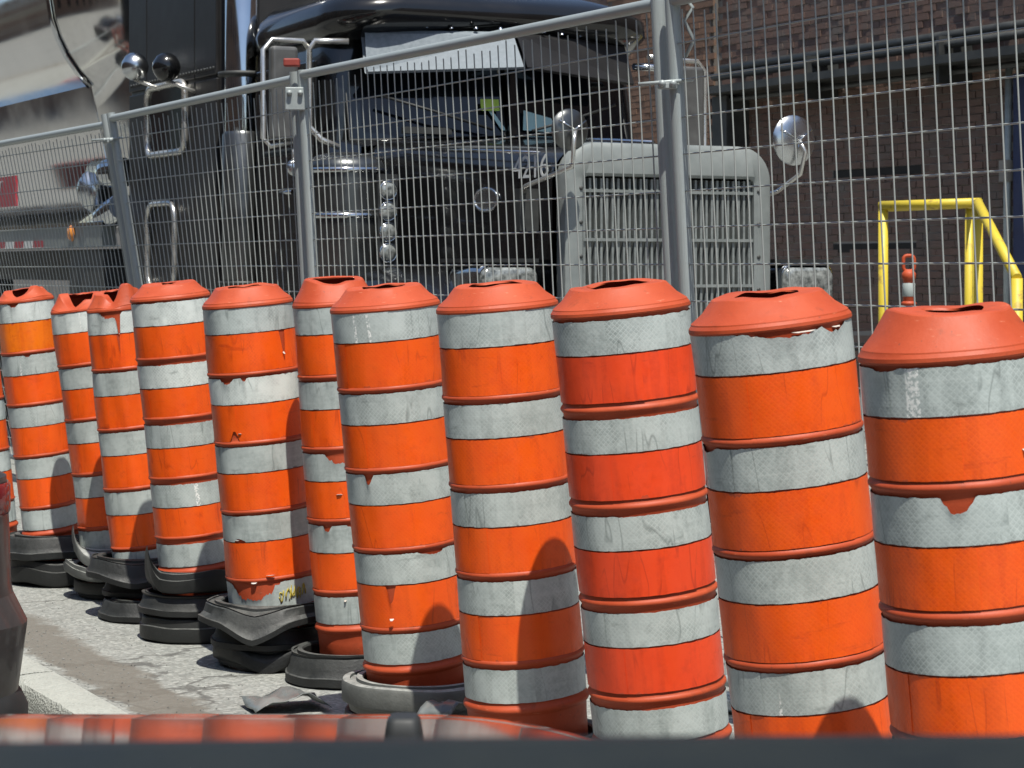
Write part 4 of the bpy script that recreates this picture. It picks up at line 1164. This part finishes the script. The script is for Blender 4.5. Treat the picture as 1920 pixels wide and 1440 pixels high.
# ------------------------------------------------------------------ the car ahead (rear right corner at the left edge)
CA = math.atan2(.55, 1.05)
lead = thing('parked_car', 'brown car at the left edge, only its rear bumper corner showing', 'car', Vector((0, 0, 0)), CA)
W2, LN = 1.82, 4.4
def car_loop(z, ins, rad, front=0.0, rear=0.0):
    y0, y1 = ins + rear, LN - ins - front
    return [(px, py, z) for px, py in rrect(W2 - 2 * ins, y1 - y0, rad, 8, 0, (y0 + y1) / 2)]
z0r = ROAD_Z
lo = [car_loop(.27, .026, .2), car_loop(.36, .012, .22), car_loop(.455, .0, .23), car_loop(.465, .0, .23), car_loop(.535, .026, .25), car_loop(.56, .030, .25), car_loop(.72, .034, .25), car_loop(.84, .038, .26), car_loop(.87, .09, .28)]
cb = MB().loft(lo, close=True); cb.fan(lo[-1]); 
body = cb.build('body', M['car_brown'], lead, autosmooth=14)
lo = [car_loop(.14, .03, .2), car_loop(.2, .0, .22), car_loop(.245, -.002, .23), car_loop(.28, .012, .23), car_loop(.30, .024, .23)]
MB().loft(lo, close=True).build('lower_valance', M['black_plastic'], lead, autosmooth=50)
lo = [car_loop(.871, .12, .3, .9, .05), car_loop(1.25, .18, .3, 1.25, .25), car_loop(1.42, .28, .3, 1.5, .45), car_loop(1.46, .36, .3, 1.6, .6)]
gh = MB().loft(lo, close=True); gh.fan(lo[-1]); gh.build('greenhouse', M['glass_dark'], lead)
tl = MB(); secs = []
for z in (.74, .75, .815, .825):
    ins = .036 if z in (.74, .825) else .031
    full = car_loop(z, ins, .25)
    secs.append(full[27:36])
tl.loft(secs); tl.build('tail_light', M['tail_red'], lead)
for (x, y) in ((-.78, .85), (.78, .85), (-.78, 3.5), (.78, 3.5)):
    wheel(lead, x, y, ROAD_Z + .33, .33, .22)
# put its rear right corner where the photo shows it
c_l = Vector((W2 / 2 - .06, .06, 0))
rot = Matrix.Rotation(CA, 3, 'Z')
lead.location = P(36, 1180, 3.55) - (rot @ c_l)
lead.location.z = 0

# ------------------------------------------------------------------ the car the photo is taken from
own = thing('own_car', 'dark car hood with washer nozzle and dashboard along the bottom edge', 'car', Vector((0, 0, 0)))
def hood_z(x, d):
    d = d / S
    z = .816 - .125 * (d - 1.70)
    z -= max(0, d - 1.80) ** 2 * 9
    z -= max(0, x + .12) ** 2 * .62
    z -= max(0, x - .16) ** 2 * 3
    z -= max(0, -x - .9) ** 2 * 2
    return z
HY = [1.55 + j * .05 for j in range(36)]
hs = [[(-1.45 + i * .03, y, hood_z(-1.45 + i * .03, y)) for y in HY] for i in range(61)]
hd = MB().loft(hs).build('hood', M['car_grey'], own)
MB().loft([[(.35, y, hood_z(.35, y)) for y in HY], [(.40, y, hood_z(.35, y) - .06) for y in HY], [(.42, y, .25) for y in HY]]).build('fender', M['car_grey'], own)
MB().loft([[(-1.45 + i * .03, HY[-1], hood_z(-1.45 + i * .03, HY[-1])) for i in range(61)], [(-1.45 + i * .03, HY[-1] + .06, .45) for i in range(61)], [(-1.45 + i * .03, HY[-1] + .03, .1) for i in range(61)]]).build('front_fascia', M['car_grey'], own)
wheel(own, .28, 2.5, ROAD_Z + .33, .33, .2); wheel(own, -1.35, 2.5, ROAD_Z + .33, .33, .2)
nz = P(757, 1386, 1.60); zz = hood_z(nz.x, nz.y)
nzl = MB()
lp = [[(nz.x + px * q, nz.y + py * q, zz + h) for px, py in rrect(.042, .05, .012, 4)] for (h, q) in ((-.006, 1.2), (.004, 1.1), (.020, 1), (.032, .9), (.037, .7))]
nzl.loft(lp, close=True); nzl.fan(lp[-1])
nzl.build('washer_nozzle', M['black_plastic'], own)
# dashboard top with a rounded far edge
ds = []
prof = [(.40, 1.0), (.58, 1.145), (.74, 1.192), (.84, 1.2008), (.885, 1.194), (.90, 1.176), (.91, 1.05)]
for i in range(41):
    x = -1.3 + i * .05
    ds.append([(x, y + .01 * math.sin(x * 2), z + .0015 * math.sin(x * 5 + 1)) for (y, z) in prof])
MB().loft(ds).build('dashboard', M['dash'], own)
